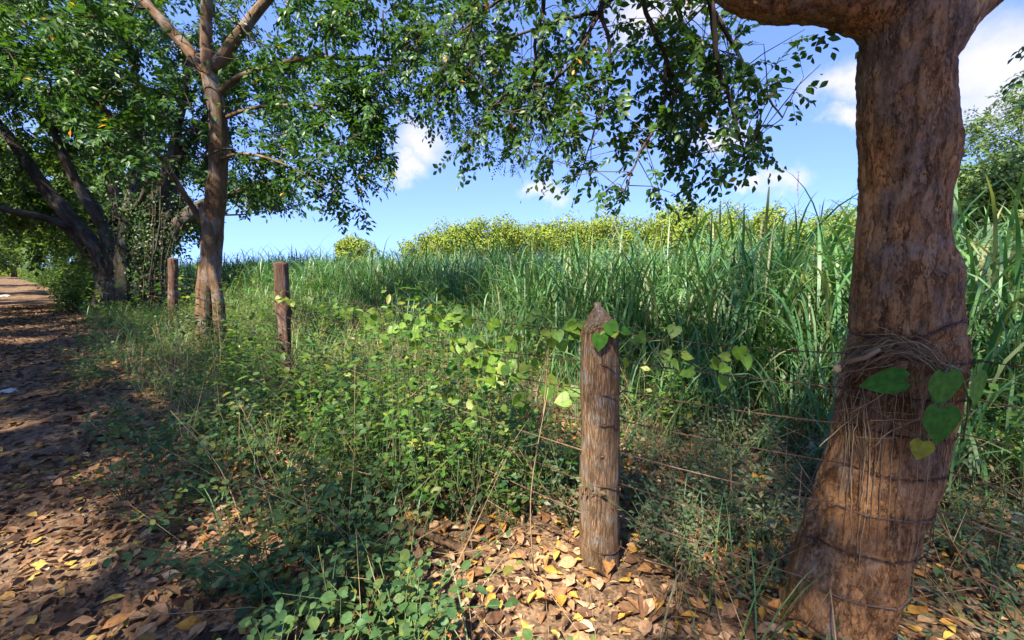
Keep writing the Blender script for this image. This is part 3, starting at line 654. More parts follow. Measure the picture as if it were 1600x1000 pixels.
    # the finer, thinner spray hanging from the end of the long branch
    ch = grow([at(760, 125, Y+.5), at(800, 160, Y+.6), at(700, 102, Y+.4)], np.vstack([E(790, 190, .6, (1.1, .8, .95), 60), E(860, 215, .6, (.8, .6, .7), 26), E(720, 170, .5, (.5, .5, .7), 16)]), rng, .3, .06, tip=.0045)
    tw = MB(); tl = []
    for p, r in ch: tw.add(*tube(p, r, 4, cap=False))
    P, D = chain_pts(ch, .8, .22, rng); S = sprays(rng, P, D, 2, .2, 8, .05, .5, .5, .5, tl)
    x, y = pxof(S[0]); ok = y < np.interp(x, [650, 690, 760, 860, 920, 960], [160, 250, 322, 318, 300, 240])+rng.normal(0, 12, len(x)); S = [a[ok] for a in S[:4]]+[S[4]]
    for a_, b_ in tl: sticks(tw, a_, b_, .002, .001)
    fo = MB(); put_leaves(fo, T_LOW, S, rng)
    child_of(fo.obj('hanging_spray', M['leaf_fence'], kind='stuff', label='thin spray of small leaves at the end of the long branch'), root); child_of(tw.obj('twig_spray', M['twig'], kind='stuff'), root)
    return root
build_fence_tree()

def build_many_stem():
    rng = np.random.default_rng(21); b = ground_px(195, 487); Y = b[1]
    root = thing('many_stemmed_tree', b, 'huge dark tree with many fused stems and hanging roots beside the track', 'tree')
    bm = M['bark_dark']; sk = []
    stems = [([(160, 494), (164, 430), (150, 388), (110, 340), (60, 280), (15, 215), (-40, 150)], [.42, .36, .33, .30, .26, .2, .12]),
             ([(180, 496, -.3), (180, 415, -.3), (165, 360), (128, 300), (98, 240), (60, 140)], [.42, .34, .27, .21, .17, .10]),
             ([(198, 496, -.4), (193, 400, -.4), (200, 335, -.2), (213, 260), (214, 160), (200, 40)], [.40, .32, .24, .19, .15, .08]),
             ([(216, 496, -.2), (216, 410, -.2), (236, 330), (262, 268), (282, 180), (300, 80)], [.42, .36, .30, .22, .16, .08]),
             ([(232, 492), (232, 436), (254, 386), (292, 340), (352, 306), (430, 285), (500, 270)], [.44, .42, .42, .36, .22, .12, .05]),
             ([(205, 494, .5), (200, 390, .5), (180, 300, .6), (160, 180, .6), (130, 40, .6)], [.5, .4, .3, .2, .1]),
             ([(225, 490, .3), (245, 400, .3), (262, 340, .3), (275, 260, .4), (330, 170, .6)], [.5, .44, .34, .2, .08]),
             ([(150, 420, .2), (120, 372), (85, 345, -.6), (20, 330, -1.5), (-60, 310, -2)], [.22, .19, .16, .12, .06]),
             ([(165, 350, .2), (215, 320, -.5), (232, 270, -.8), (225, 200, -1)], [.13, .11, .09, .04])]
    for i, (l, r) in enumerate(stems):
        o, P = limb(root, 'stem', px_path(l, Y), r, bm, 40, 14, .16, rng, .72); sk += list(P[18::3])
    for i in range(15):
        x0 = rng.uniform(176, 292); y0 = rng.uniform(255, 350); x1 = np.clip(x0+rng.normal(0, 8)-.2*(x0-215), 168, 262); dY = rng.uniform(-.75, -.3)
        g = at(x1, rng.uniform(455, 500), Y+dY); 
        p = smooth_path([at(x0, y0, Y+dY+.2), at((x0*.7+x1*.3)+rng.normal(0, 4), 350+rng.uniform(-10, 30), Y+dY), at(x1+rng.normal(0, 3), 420, Y+dY), g], 12)
        mb = MB(); mb.add(*tube(wobble(p, .015, rng), np.linspace(.012, .026, 12)*rng.uniform(.5, 1.3), 6)); child_of(mb.obj('hanging_root', M['bark_dark'] if i % 6 else M['bark_mid']), root)
    iv = MB(); n = 2600; px_ = rng.normal(218, 32, n); py_ = rng.uniform(300, 480, n); P = np.array([at(a_, b_, Y-.35-.3*rng.random()) for a_, b_ in zip(px_, py_)]); L = rng.uniform(.05, .12, n)
    leaves(iv, T_MID, P, rng.normal(size=(n, 3))+[0, -.3, -.5], np.array([0, -1., .5])+rng.normal(0, .5, (n, 3)), L, L*.7, rng.random(n)); child_of(iv.obj('ivy', M['leaf_dark'], kind='stuff', label='leafy climber over the fused stems'), root)
    def E(x, y, dY, r, n): return ellips(rng, at(x, y, Y+dY), r, n, .15)
    T = np.vstack([E(60, 130, 0, (3.2, 3, 2.6), 150), E(210, 90, 0, (3, 3, 2.4), 130), E(300, 210, .5, (1.5, 1.5, 1.4), 40), E(-60, 260, -.5, (2., 2, 1.5), 50), E(40, 320, 2, (1.4, 1.5, .8), 26), E(120, -120, 0, (6, 5, 3), 120),
                   E(400, 300, .5, (1.7, 1.2, .55), 30), E(300, 330, .8, (.8, .8, .5), 14), E(370, 130, 1.5, (2.5, 2, 2), 60)])
    def mask(B):
        x, y = pxof(B); front = (B[:, 1] < Y+.3) & (x > -20) & (x < 300) & (y > np.interp(x, [0, 100, 200, 300], [140, 210, 230, 200])) & (rng.random(len(x)) < .72)
        return (y < np.interp(x, [0, 100, 140, 240, 280, 330, 440, 500], [415, 385, 340, 320, 390, 380, 362, 320])+rng.normal(0, 9, len(x))) & ~front
    foliage_tree(root, sk, T, rng, M['leaf_dark'], T_MID, (4, .5, 10, .15, .48, .4, .7), .045, .008, .003, zmin=mask, step=.6)
    return root
build_many_stem()

# ---------------------------------------------- other trees along the track, left and right rows
def lane_tree(s, t, h, rad, seed, label, leaf='leaf_lane', nt=110, ll=.2, m=4, low=.35, lean=0., group='trees along the track', bark='bark_dark'):
    rng = np.random.default_rng(seed); b = G(st(s, t+float(bend(s))))
    root = thing('lane_tree', b, label, 'tree', group)
    top = b+np.array([0, 0, h*.45])+TV*lean
    o, P = limb(root, 'trunk', [b-[0, 0, .1], b+[.05, 0, h*.15], b+(top-b)*.6+rng.normal(0, .12, 3), top], [.36, .27, .23, .18], M[bark], 20, 12, .16, rng)
    sk = list(P[10::2])
    for i in range(5):
        a = i*1.26+rng.uniform(0, 1); d = np.array([math.cos(a), math.sin(a), 0]); e = top+d*rad*.55+TV*lean*.6+[0, 0, h*.25]
        o, Q = limb(root, 'branch', [P[12+i], (P[12+i]+e)/2+[0, 0, .3], e], [.14, .1, .04], M[bark], 12, 8, .1, rng); sk += list(Q[4::2])
    c = top+np.array([0, 0, h*.16])+TV*lean*1.2
    T = ellips(rng, c, (rad, rad, h*low), nt, .25)
    foliage_tree(root, sk, T, rng, M[leaf], T_LOW, (m, .55, 8, ll, .5, .35, .8), .05, .008, .0, step=.8)
    return root
R_LAB = ['trunk and green crown next after the many-stemmed tree', 'second tree past the many-stemmed tree, shading the track', 'third tree past the many-stemmed tree along the track', 'farthest tree of the right-hand row at the track end']
for i, (s, t, h, r) in enumerate(((25, 2.0, 8, 4.2), (33, 2.2, 8, 4.2), (43, 2.0, 9, 4.5), (58, 2.4, 9, 5))):
    lane_tree(s, t, h, r, 50+i, R_LAB[i], ll=.22+.03*i, nt=120, low=.48)
L_LAB = ['leafy tree on the left bank overhanging the track, '+w for w in ('behind the viewer', 'beside the viewer', 'just ahead of the viewer', 'first seen at the left edge', 'second from the left edge', 'third along the bank', 'fourth along the bank', 'last before the bright gap')]
for i, (s, t, h, r) in enumerate(((-6, -8.6, 9.5, 4.4), (-.8, -9.6, 9.5, 4.2), (5., -9., 9.5, 4.8), (12, -8.8, 9.5, 4.6), (19, -7.4, 9.5, 4.6), (27, -5.4, 9, 4.4), (38, -5.2, 9, 4.6), (52, -5., 9, 5.))):  # first five added and placed for their shade, mostly out of view
    lane_tree(s, t, h, r, 70+i, L_LAB[i], nt=(60 if i < 1 else 90 if i < 2 else 220 if i < 5 else 120), ll=.21, m=4, lean=.9, low=.35 if i < 4 else .45)
for i, (s, t, h) in enumerate(((84, -2.5, 7), (92, 1.5, 6))):
    lane_tree(s, t, h, 4.2, 90+i, ['sunlit tree closing the track end, on the left', 'sunlit tree closing the track end, on the right'][i], leaf='leaf_far', ll=.3, nt=90, low=.5)

# ---------------------------------------------- far sunlit trees beyond the field
def far_tree(x, ytop, Y, wpx, seed, label, leaf='leaf_far', n=60, name='far_tree', group='sunlit trees beyond the field', ll=.30, flat=.95):
    rng = np.random.default_rng(seed); top = at(x, ytop, Y); b = G(top); h = top[2]-b[2]; rw = wpx/FPX*Y/2*1.12
    root = thing(name, b, label, 'tree', group)
    limb(root, 'trunk', [b-[0, 0, .2], b+[.1, 0, h*.3], b+[0, .1, h*.62]], [.28, .2, .1], M['bark_dark'], 10, 8, .15, rng)
    rh = h*flat*.55; c = np.array([b[0], b[1], top[2]-rh*.9])
    nb = n; v = nrm(rng.normal(size=(nb, 3))); cen = c+v*rng.uniform(.45, 1, (nb, 1))*np.array([rw, rw*.8, rh])*.82
    sk = MB(); sticks(sk, np.repeat([[b[0], b[1], b[2]+h*.45]], nb, 0), cen, .06, .02); child_of(sk.obj('branchwork', M['bark_dark'], kind='stuff'), root)
    k = 120; rr = rng.uniform(.7, 1.25, (nb, 1, 1))*min(rw, rh)*.36
    d = nrm(rng.normal(size=(nb, k, 3))); P = (cen[:, None]+d*rr*rng.uniform(.7, 1, (nb, k, 1))).reshape(-1, 3)
    D = nrm(np.cross(d.reshape(-1, 3), rng.normal(size=P.shape))); N = d.reshape(-1, 3)+rng.normal(0, .42, P.shape)
    L = ll*rng.uniform(.7, 1.4, len(P)); mb = MB(); leaves(mb, T_LOW, P, D, N, L, L*.75, np.clip(rng.normal(0, .22, len(P))+np.repeat(rng.random(nb), k), 0, 1)*.999)
    child_of(mb.obj('crown', M[leaf], kind='stuff'), root); return root
FT = [(555, 374, 62, 62, 'small round tree standing alone on the field horizon'), (665, 378, 74, 90, 'lowest tree at the left end of the yellow-green tree line'),
      (712, 358, 72, 100, 'round-topped tree second from the left in the tree line'), (765, 350, 72, 100, 'domed tree left of centre in the tree line'), (828, 358, 74, 100, 'lower tree in the dip of the tree line left of the pointed post'),
      (890, 354, 72, 95, 'yellow-green tree above the grass directly behind the pointed post'), (950, 347, 70, 100, 'broad yellow-green tree right behind the pointed post top'), (1010, 350, 74, 80, 'narrow tree between two broader ones in the tree line'),
      (1075, 328, 62, 110, 'tallest bright tree of the far tree line'), (1145, 334, 66, 80, 'pale tree right of the tallest far tree'), (1208, 334, 62, 64, 'small round far tree beneath the little cloud'), (1262, 350, 66, 70, 'low far tree left of the large trunk'), (1312, 336, 64, 80, 'bright far tree half hidden by the large trunk'),
      (1400, 330, 64, 110, 'far tree hidden mostly behind the large trunk')]
for i, (x, y, Y, w, lab) in enumerate(FT): far_tree(x, y-(14 if x > 600 else 4), Y, w, 200+i, lab, n=90 if w > 90 else 64)
# right edge: an airy tree and darker bushy ones
far_tree(1528, 262, 24, 120, 301, 'bright yellow-green bushy tree just right of the large trunk', n=110, name='bushy_tree', group=None, ll=.16, flat=.9)
far_tree(1600, 205, 20, 190, 302, 'dense dark green tree at the right edge above the grass', 'leaf_right', n=150, name='bushy_tree', group=None, ll=.16, flat=.9)
def airy():
    rng = np.random.default_rng(33); b = G(at(1690, 400, 17)); root = thing('airy_tree', b, 'airy tree with feathery leaves against the cloud at the right edge', 'tree')
    o, P = limb(root, 'trunk', [b-[0, 0, .1], b+[0, 0, 3], b+[-.5, 0, 5.5], b+[-.8, 0, 7]], [.2, .16, .1, .06], M['bark_dark'], 20, 10, .1, rng)
    T = np.vstack([ellips(rng, at(1560, 200, 17), (1.5, 1.2, .8), 34, .1), ellips(rng, at(1610, 160, 17), (1.3, 1.2, .8), 34, .1), ellips(rng, at(1680, 120, 17), (1.6, 1.4, 1.4), 40, .1)])
    foliage_tree(root, list(P[6:]), T, rng, M['leaf_right'], T_LOW, (3, .6, 12, .13, .4, .2, .6), .04, .006, step=.5)
airy()

# ================================================================== THE TALL GRASS FIELD
def blades(mb, rng, P, D, L, wd, arch, seg, up=1.6):
    """arching grass blades: P base, D horizontal heading, L length"""
    n = len(P); u = np.linspace(0, 1, seg+1)[None]
    L = L[:, None]; a0 = rng.uniform(.12, .5, (n, 1)); th = a0+arch[:, None]*u**1.5     # angle from vertical
    ds = L/seg; hx = np.cumsum(np.sin(th)*ds, 1)-np.sin(th)*ds; hz = np.cumsum(np.cos(th)*ds, 1)-np.cos(th)*ds
    C = P[:, None]+D[:, None]*hx[..., None]+np.array([0, 0, 1.])*hz[..., None]
    Sd = nrm(np.stack([-D[:, 1], D[:, 0], rng.normal(0, .35, n)], -1))
    w = wd[:, None]*np.minimum(1, (1-u)*2.2+.04)*np.minimum(1, .45+u*2.5)*.5
    V = np.stack([C-Sd[:, None]*w[..., None], C+Sd[:, None]*w[..., None]], 2).reshape(n, -1, 3)
    q = np.array([[2*i, 2*i+1, 2*i+3, 2*i+2] for i in range(seg)])
    luv = np.zeros((n, (seg+1)*2, 3)); luv[..., 0] = np.tile([-1, 1], seg+1); luv[..., 1] = np.repeat(u[0], 2); luv[..., 2] = rng.random((n, 1))
    mb.add(V, [((np.arange(n)*(seg+1)*2)[:, None, None]+q[None]).reshape(-1, 4)], luv)
def grass_patch(mb, culms, rng, pos, per, hmin, hmax, bl, bw, seg, stems=True):
    n = len(pos); base = np.repeat(pos, per, 0); k = len(base)
    base = base+np.stack([rng.normal(0, .16, k), rng.normal(0, .16, k), np.zeros(k)], -1)
    lean = rng.normal(0, .13, (k, 2)); H = np.repeat(rng.uniform(hmin, hmax, n), per)*rng.uniform(.25, 1., k)
    hz = H*rng.uniform(.15, .8, k)
    P = base+np.stack([lean[:, 0]*hz, lean[:, 1]*hz, hz], -1)
    an = rng.uniform(0, 2*math.pi, k); D = np.stack([np.cos(an), np.sin(an), np.zeros(k)], -1)
    L = np.minimum(bl*rng.uniform(.6, 1.2, k), H*.9+.3)
    blades(mb, rng, P, D, L, bw*rng.uniform(.6, 1.2, k), rng.uniform(.7, 2.3, k), seg)
    if stems:
        m = np.arange(0, k, 3); sticks(culms, base[m], P[m]+np.array([0, 0, .12]), .005, .003)
FRONT = lambda s: np.interp(s, [-14, -6, -2, 2, 5, 8, 12, 20, 60], [5.0, 4.6, 4.7, 5.0, 5.6, 6.2, 6.0, 4.4, 3.6])
def field():
    rng = np.random.default_rng(5)
    # near band, mid band, far band of the same stand
    def scatter(n, t0, t1, s0, s1):
        s = rng.uniform(s0, s1, n); t = FRONT(s)+rng.uniform(t0, t1, n)
        p = DV*s[:, None]+TV*t[:, None]; ok = (p[:, 1] > .8) & (np.abs(p[:, 0]/np.maximum(p[:, 1], .1)) < 1.5); p = p[ok]; p[:, 2] = gz(p[:, 0], p[:, 1]); return p
    a = MB(); c = MB()
    grass_patch(a, c, rng, scatter(2300, -.3, 4., -14, 20), 24, 1.5, 2.3, 1.0, .028, 6)
    grass_patch(a, c, rng, scatter(260, .2, 3.5, -12, 2.5), 22, 2.1, 2.55, 1.1, .034, 6)
    grass_patch(a, c, rng, scatter(900, -.5, 6, 16, 60), 16, 1.7, 2.2, .9, .04, 4)
    grass_patch(a, c, rng, scatter(1900, 3, 14, -24, 40), 15, 1.7, 2.2, .9, .032, 4)
    grass_patch(a, c, rng, scatter(6000, 10, 58, -50, 70), 8, 1.75, 2.2, 1.1, .06, 3, False)
    grass_patch(a, c, rng, scatter(700, -1.5, .3, -14, 40), 20, .7, 1.2, .65, .02, 5)
    a.obj('tall_grass', M['grass'], label='dense stand of tall blue-green grass filling the field', cat='grass', kind='stuff')
    c.obj('grass_stems', M['greenstem'], label='upright stems inside the tall grass of the field', cat='grass', kind='stuff')
    # single clumps that stand out at the front of the field
    for (x, y, h, nb, lab) in ((1278, 600, .62, 34, 'short bright green grass tuft just left of the large trunk'), (1230, 560, .95, 40, 'upright bright grass clump at the field edge near the trunk'), (1180, 545, 1.1, 36, 'arching grass clump right of the pointed post at field edge'),
                               (1545, 590, .8, 36, 'bright grass clump right of the large trunk')):
        g = ground_px(x, y); root = thing('grass_clump', g, lab, 'grass clump', 'grass clumps at the field edge')
        mb = MB(); P = np.stack([rng.normal(0, .05, nb), rng.normal(0, .05, nb), np.zeros(nb)], -1); an = rng.uniform(0, 6.28, nb)
        for i in range(nb):
            b = MB(); blades(b, rng, P[i:i+1], np.array([[math.cos(an[i]), math.sin(an[i]), 0]]), np.array([h*rng.uniform(.7, 1.2)]), np.array([.026]), np.array([rng.uniform(.2, 1.3)]), 6); b.obj('blade', M['grassbright'], root)
    for i, (x, y, yt, lab) in enumerate(((1243, 540, 268, 'tallest dry grass stalk with a thin seed head under the little cloud'), (1153, 520, 318, 'thin dry seed stalk left of the tallest stalk'), (1284, 540, 322, 'short seed stalk close to the large trunk'), (1330, 540, 330, 'seed stalk against the edge of the large trunk'), (1172, 520, 338, 'leaning seed stalk over the grass'))):
        g = ground_px(x, y); t = at(x+rng.uniform(-4, 4), yt, g[1]); root = thing('grass_stalk', g, lab, 'grass stalk', 'seed stalks above the grass'); v = t-g
        m = MB(); m.add(*tube(smooth_path([[0, 0, 0], v*.5+[.03, 0, 0], v], 14), np.linspace(.008, .0025, 14), 5)); m.obj('stem', M['drydark'], root)
        hd = MB(); k = 60; u = rng.uniform(.86, 1.0, k); A = v*u[:, None]; sticks(hd, A, A+np.stack([rng.normal(0, .012, k), rng.normal(0, .012, k), rng.uniform(.02, .06, k)], -1), .003, .001); hd.obj('seed_head', M['drydark'], root)
        lf = MB(); q = 7; hzs = rng.uniform(.35, .85, q); an = rng.uniform(0, 6.28, q)
        blades(lf, rng, v*hzs[:, None], np.stack([np.cos(an), np.sin(an), np.zeros(q)], -1), rng.uniform(.45, .8, q), np.full(q, .022), rng.uniform(1.2, 2.4, q), 6); lf.obj('foliage', M['grass'], root, kind='stuff')
field()

# ================================================================== FENCE
def post(name, px, ytop, ybase, wpx, label, mat, pointed=False, lean=0., seed=1, bite=False):
    b = ground_px(px, ybase); Y = b[1]+.08; top = at(px+lean, ytop, Y); b = G(np.array([at(px, ybase, Y)[0], Y, 0])); rad = wpx/FPX*np.linalg.norm(b-[0, 0, EYE])*.5*.93
    h = top[2]-b[2]; root = thing(name, b, label, 'fence post', 'wooden fence posts')
    n = 70; sd = 36; f = np.linspace(0, 1, n); v = np.array([top[0]-b[0], 0, h]); P = f[:, None]*v; P[0, 2] = -.15
    R = rad*(1.04-.10*f)
    if pointed: tipf = .12/h; R = R*np.clip((1-f)/tipf, .16, 1)**.9; P[:, 0] -= .012*np.clip((f-(1-tipf))/tipf, 0, 1)
    V, F, L = tube(P, R, sd, cap=True); ax = np.vstack([np.repeat(P, sd, 0), P[-1:], P[:1]]); d = V-ax; r = np.linalg.norm(d[:, :2], axis=1); dn = nrm(d+1e-9)
    o = np.array([seed*3.7, seed*1.3, 0]); dis = .10*fbm(V*np.array([9, 9, 2.])+o)+.07*fbm(V*np.array([40, 40, 4.])+o, 3)
    an = np.arctan2(d[:, 1], d[:, 0])
    for k in range(5): a0 = -2.6+k*.55+.1*fbm(np.stack([V[:, 2]*3, V[:, 2]*0+k, V[:, 2]*0], -1)); dis = dis-.13*np.exp(-((an-a0)/.05)**2)*np.clip(fbm(np.stack([V[:, 2]*2+k*7, V[:, 2]*0, V[:, 2]*0], -1))+.6, 0, 1)
    if bite: dis = dis-.45*np.clip((.62-V[:, 2]/h)/.08, 0, 1)*np.clip(np.cos(an+2.3), 0, 1)+.35*np.exp(-((V[:, 2]/h-.62)/.06)**2)*np.clip(np.cos(an-.2), 0, 1)
    V = V+dn*(dis*r*.75)[:, None]
    mb = MB(); mb.add(V, F, L); mb.obj('post_shaft', mat, root)
    return root, b, rad, h
PA = post('fence_post', 937, 473, 892, 54, 'thick weathered wooden post with a pointed top in the foreground', M['post'], True, 0, 1)
PB = post('fence_post', 447, 411, 602, 20, 'flat-topped reddish post with rotten side, second from the viewer', M['post2'], False, -8, 2, True)
PC = post('fence_post', 271, 404, 512, 11, 'thin dark post between the hollow tree and the many-stemmed tree', M['post2'], False, -1, 3)

def trunk_surf(x, y, out=.02):
    """point just off the front of the big trunk"""
    r = Vector(ray(x, y)).normalized(); hit = BVH.ray_cast(Vector((0, 0, EYE)), r)
    if hit[0] is not None and hit[0].y < 2.2: return np.array(hit[0]+hit[1]*out*.5-r*out*.5)
    xl = np.interp(y, [500, 560, 600, 700, 800, 900, 1000], [1327, 1323, 1318, 1300, 1275, 1250, 1240]); xr = np.interp(y, [500, 560, 600, 700, 800, 900, 1000], [1505, 1513, 1503, 1488, 1460, 1440, 1412])
    u = (x-(xl+xr)/2)/((xr-xl)/2); R = (xr-xl)/2/FPX*1.3; dy = math.sqrt(max(0, 1-min(1, abs(u))**2))*R
    return at(x, y, NY-dy-out)
HS = [1.19, 1.05, .91, .76, .60, .44, .27, .11]
def wire_line():
    rng = np.random.default_rng(17)
    a = PA[1]; b = PB[1]; c = PC[1]; fr = lambda P, r: P+np.array([-.25, -.97, 0])*(r+.006)
    tb = ground_px(330, 548)
    def trunk_front(h):
        y = np.interp(h, [.1, .44, .76, 1.05, 1.19], [960, 850, 740, 650, 600]); xl = np.interp(y, [600, 700, 800, 900, 1000], [1318, 1300, 1275, 1250, 1240]); xr = np.interp(y, [600, 700, 800, 900, 1000], [1503, 1488, 1460, 1440, 1412])
        res = []
        for x in np.linspace(.7, 2.2, 61):
            hit = BVH.ray_cast(Vector((x*.55, 0, h-.02)), Vector((x*.45, 1.6, 0)).normalized())
            if hit[0] is not None and hit[0].y < 1.8: res.append(np.array(hit[0]+hit[1]*.010))
        return res[1:-1:3]+[res[-1]]
    words = ['topmost', 'second highest', 'third highest', 'fourth', 'fifth', 'third lowest', 'second lowest', 'lowest']
    for i, h in enumerate(HS):
        TF = trunk_front(h); z = np.array([0, 0, 1.])
        pC = fr(c, PC[2])+z*(h*1.02+.1); pT = tb+np.array([-.12, -.29, 0])+z*(h*1.02+.08); pB = fr(b, PB[2])+z*h*1.03; pA = fr(a, PA[2]*.98)+z*(h-.0)
        aL = pA+np.array([-.06, .06, 0]); aR = pA+np.array([.09, .07, -.003])
        far = st(26, 1.9, h+.1); end = st(-4.2, 1.55, h-.03)
        for v in TF: v[2] += rng.normal(0, .003)
        ctrl = [far, pC, pT, pB, aL, pA, aR]+TF+[end]; path = []
        for q in range(len(ctrl)-1):
            p0, p1 = ctrl[q], ctrl[q+1]; ln = np.linalg.norm(p1-p0); n = max(2, int(ln/.12)); f = np.linspace(0, 1, n+1)[:-1, None]
            seg = p0+(p1-p0)*f; seg[:, 2] -= (4*f[:, 0]*(1-f[:, 0]))*.012*ln*rng.uniform(.2, 1.6); path.append(seg)
        path = np.vstack(path+[ctrl[-1][None]]); nP = len(path)
        mat = M['wirepale'] if i in (4, 6) else M['wire']
        root = thing('barbed_wire', pA, 'rusty barbed wire, %s of the eight strands on the fence posts' % words[i], 'barbed wire', 'barbed wire strands of the fence')
        mb = MB(); fine = np.vstack([np.linspace(path[k], path[k+1], 5)[:-1] for k in range(nP-1)]+[path[-1:]]); ph = np.arange(len(fine))*1.3
        tw1 = fine+np.stack([np.cos(ph)*.0014, np.sin(ph)*.0014, np.sin(ph+1)*.0014], -1); rr = .0017 if i not in (4, 6) else .0020
        mb.add(*tube(tw1, rr, 4)); mb.add(*tube(2*fine-tw1, rr, 4))
        child_of(mb.obj('wire_strand', mat), root)
        bb = MB(); idx = np.arange(6, len(fine)-2, 5); Pb = fine[idx]; d = nrm(rng.normal(size=Pb.shape)); sticks(bb, Pb-d*.014, Pb+d*.014, .0016, .0006); d = nrm(rng.normal(size=Pb.shape)); sticks(bb, Pb-d*.013, Pb+d*.013, .0006, .0016)
        tt = np.roll(fine, -1, 0)[idx]-Pb; tt = nrm(tt); sticks(bb, Pb-tt*.006, Pb+tt*.006, .0042, .0042, 5)
        child_of(bb.obj('barb_row', mat, kind='stuff'), root)
        # twist of wire round the pointed post
        if i in (1, 2, 3, 5, 7):
            an = np.linspace(0, 2*math.pi, 40); rad = PA[2]*1.06
            cc = MB(); cc.add(*tube(np.stack([a[0]+np.cos(an)*rad, a[1]+np.sin(an)*rad, a[2]+h+.01*np.sin(an*2+i)+.0*an], -1), .003, 4, cap=False)); child_of(cc.obj('wire_wrap', M['wire']), root)
wire_line()

# ================================================================== DRY VINES AND HEART LEAVES ON THE NEAR TREE
def dry_tangle():
    rng = np.random.default_rng(9); c = trunk_surf(1400, 560)
    root = thing('dry_vine_tangle', c, 'bird-nest-like coil of dry brown vines wrapped round the large trunk', 'dry vine')
    def strand(ctrl, r, mat='drydark', n=26):
        p = smooth_path([trunk_surf(x, y, o) for x, y, o in ctrl], n)-c; mb = MB(); mb.add(*tube(wobble(p, .0015, rng), np.linspace(r, r*.6, n), 5)); mb.obj('strand', M[mat], root)
    for i in range(44):
        k = i/44; j = lambda s: rng.normal(0, s); e = rng.uniform(.2, 1)
        c1 = [(1316+j(7), 625-45*k+j(20), .02), (1334+j(9), 582-30*k+j(13), .022), (1372+j(12), 553-18*k+j(11), .016+.02*rng.random()), (1420+j(14), 546-8*k+j(11), .014+.02*rng.random()), (1460+j(12), 566+j(14), .014), (1488+j(8), 600+j(22), .014)]
        strand(c1[:int(3+3*e)] if i % 2 else c1[int(3*(1-e)):], rng.uniform(.0010, .0034), ['drydark', 'dry', 'drydark'][i % 3])
    for i in range(40):
        x = rng.uniform(1312, 1475); y0 = rng.uniform(575, 630); y1 = y0+rng.uniform(90, 300); w = rng.normal(0, 10)
        strand([(x, y0, .03), (x+w, y0*.6+y1*.4, .02), (x+w*.4-14, y1, .012)], rng.uniform(.001, .0025), 'dry' if i % 3 == 0 else 'drydark', 18)
    for i in range(14):
        x = rng.uniform(1300, 1420); y = rng.uniform(560, 700); a = rng.uniform(-.7, .7); L = rng.uniform(40, 100)
        strand([(x-math.cos(a)*L/2, y+math.sin(a)*L/2, .05), (x, y, .05), (x+math.cos(a)*L/2, y-math.sin(a)*L/2, .045)], rng.uniform(.001, .0022), 'dry', 8)
    for i in range(12):
        j = lambda s: rng.normal(0, s); strand([(1330+j(9), 560+j(9), .02), (1322+j(9), 610+j(16), .02), (1330+j(12), 665+j(20), .015), (1350+j(22), 720+j(30), .01)], .0016, 'drydark', 16)
    p = smooth_path([trunk_surf(1308, 577, .10), trunk_surf(1325, 570, .08), trunk_surf(1352, 560, .05), trunk_surf(1380, 545, .03)], 12)-c
    mb = MB(); mb.add(*tube(wobble(p, .002, rng), np.linspace(.013, .007, 12), 7)); mb.obj('bark_curl', M['dry'], root)
    # the wire that bites into the bark above
    q = smooth_path([trunk_surf(x, y, .008) for x, y in ((1327, 520), (1360, 527), (1400, 532), (1440, 526), (1475, 512), (1508, 500))], 30); a = thing('barbed_wire', q[0], 'dark old wire biting into the bark above the dry vine coil', 'barbed wire', 'barbed wire strands of the fence')
    for k in range(3): mb = MB(); mb.add(*tube(q-q[0]+rng.normal(0, .003, (30, 3)), .0035, 5)); mb.obj('wire_strand', M['wire'], a)
dry_tangle()
def heart_vine():
    rng = np.random.default_rng(10); c = trunk_surf(1470, 560, .06)
    root = thing('heart_leaf_vine', c, 'vine with five large heart-shaped green leaves on the large trunk', 'vine')
    mb = MB(); leaves(mb, T_HEART, np.zeros((1, 3)), np.array([[0, 1., 0]]), np.array([[0, 0, 1.]]), 1., 1., [0.2]); hm = mb.mesh('heart_leaf', M['heart'])
    mby = MB(); leaves(mby, T_HEART, np.zeros((1, 3)), np.array([[0, 1., 0]]), np.array([[0, 0, 1.]]), 1., 1., [0.2]); hy = mby.mesh('yellow_leaf', leaf_mat('yellowing_heart_leaf', [(.36, .36, .03), (.40, .34, .04)], .4, .5, blotch=.4))
    stem = smooth_path([trunk_surf(1505, 690, .03), trunk_surf(1500, 620, .05), trunk_surf(1478, 570, .06), trunk_surf(1446, 600, .05), trunk_surf(1452, 640, .05)], 24)-c
    m = MB(); m.add(*tube(stem, .003, 5)); m.obj('stem', M['greenstem'], root)
    for (x, y, o, tx, ty, L, w, me, dn) in ((1420, 590, .10, 1358, 597, .145, .10, hm, (.1, -.8, .55)), (1465, 572, .11, 1462, 622, .125, .125, hm, (.1, -1, .35)), (1512, 576, .06, 1508, 628, .13, .12, hm, (.35, -.9, .3)), (1450, 621, .12, 1449, 686, .135, .12, hm, (-.05, -1, .2)), (1440, 682, .06, 1426, 712, .075, .07, hy, (-.3, -.9, .2)), (1528, 566, .05, 1522, 600, .075, .07, hm, (.5, -.8, .3))):
        p = trunk_surf(x, y, o); q = trunk_surf(tx, ty, o+.01); o_ = link('leaf', me, root); o_.matrix_basis = leaf_mat4(p-c, q-p, np.array(dn), L, w)
        if me is hy: o_['label'] = 'small yellow ragged leaf at the bottom'
        s = MB(); e = stem[np.argmin(np.linalg.norm(stem-(p-c), axis=1))]; s.add(*tube(smooth_path([e, (e+p-c)/2+[0, -.01, .01], p-c+(q-p)*.12], 6), .0022, 4)); s.obj('petiole', M['greenstem'], root)
heart_vine()

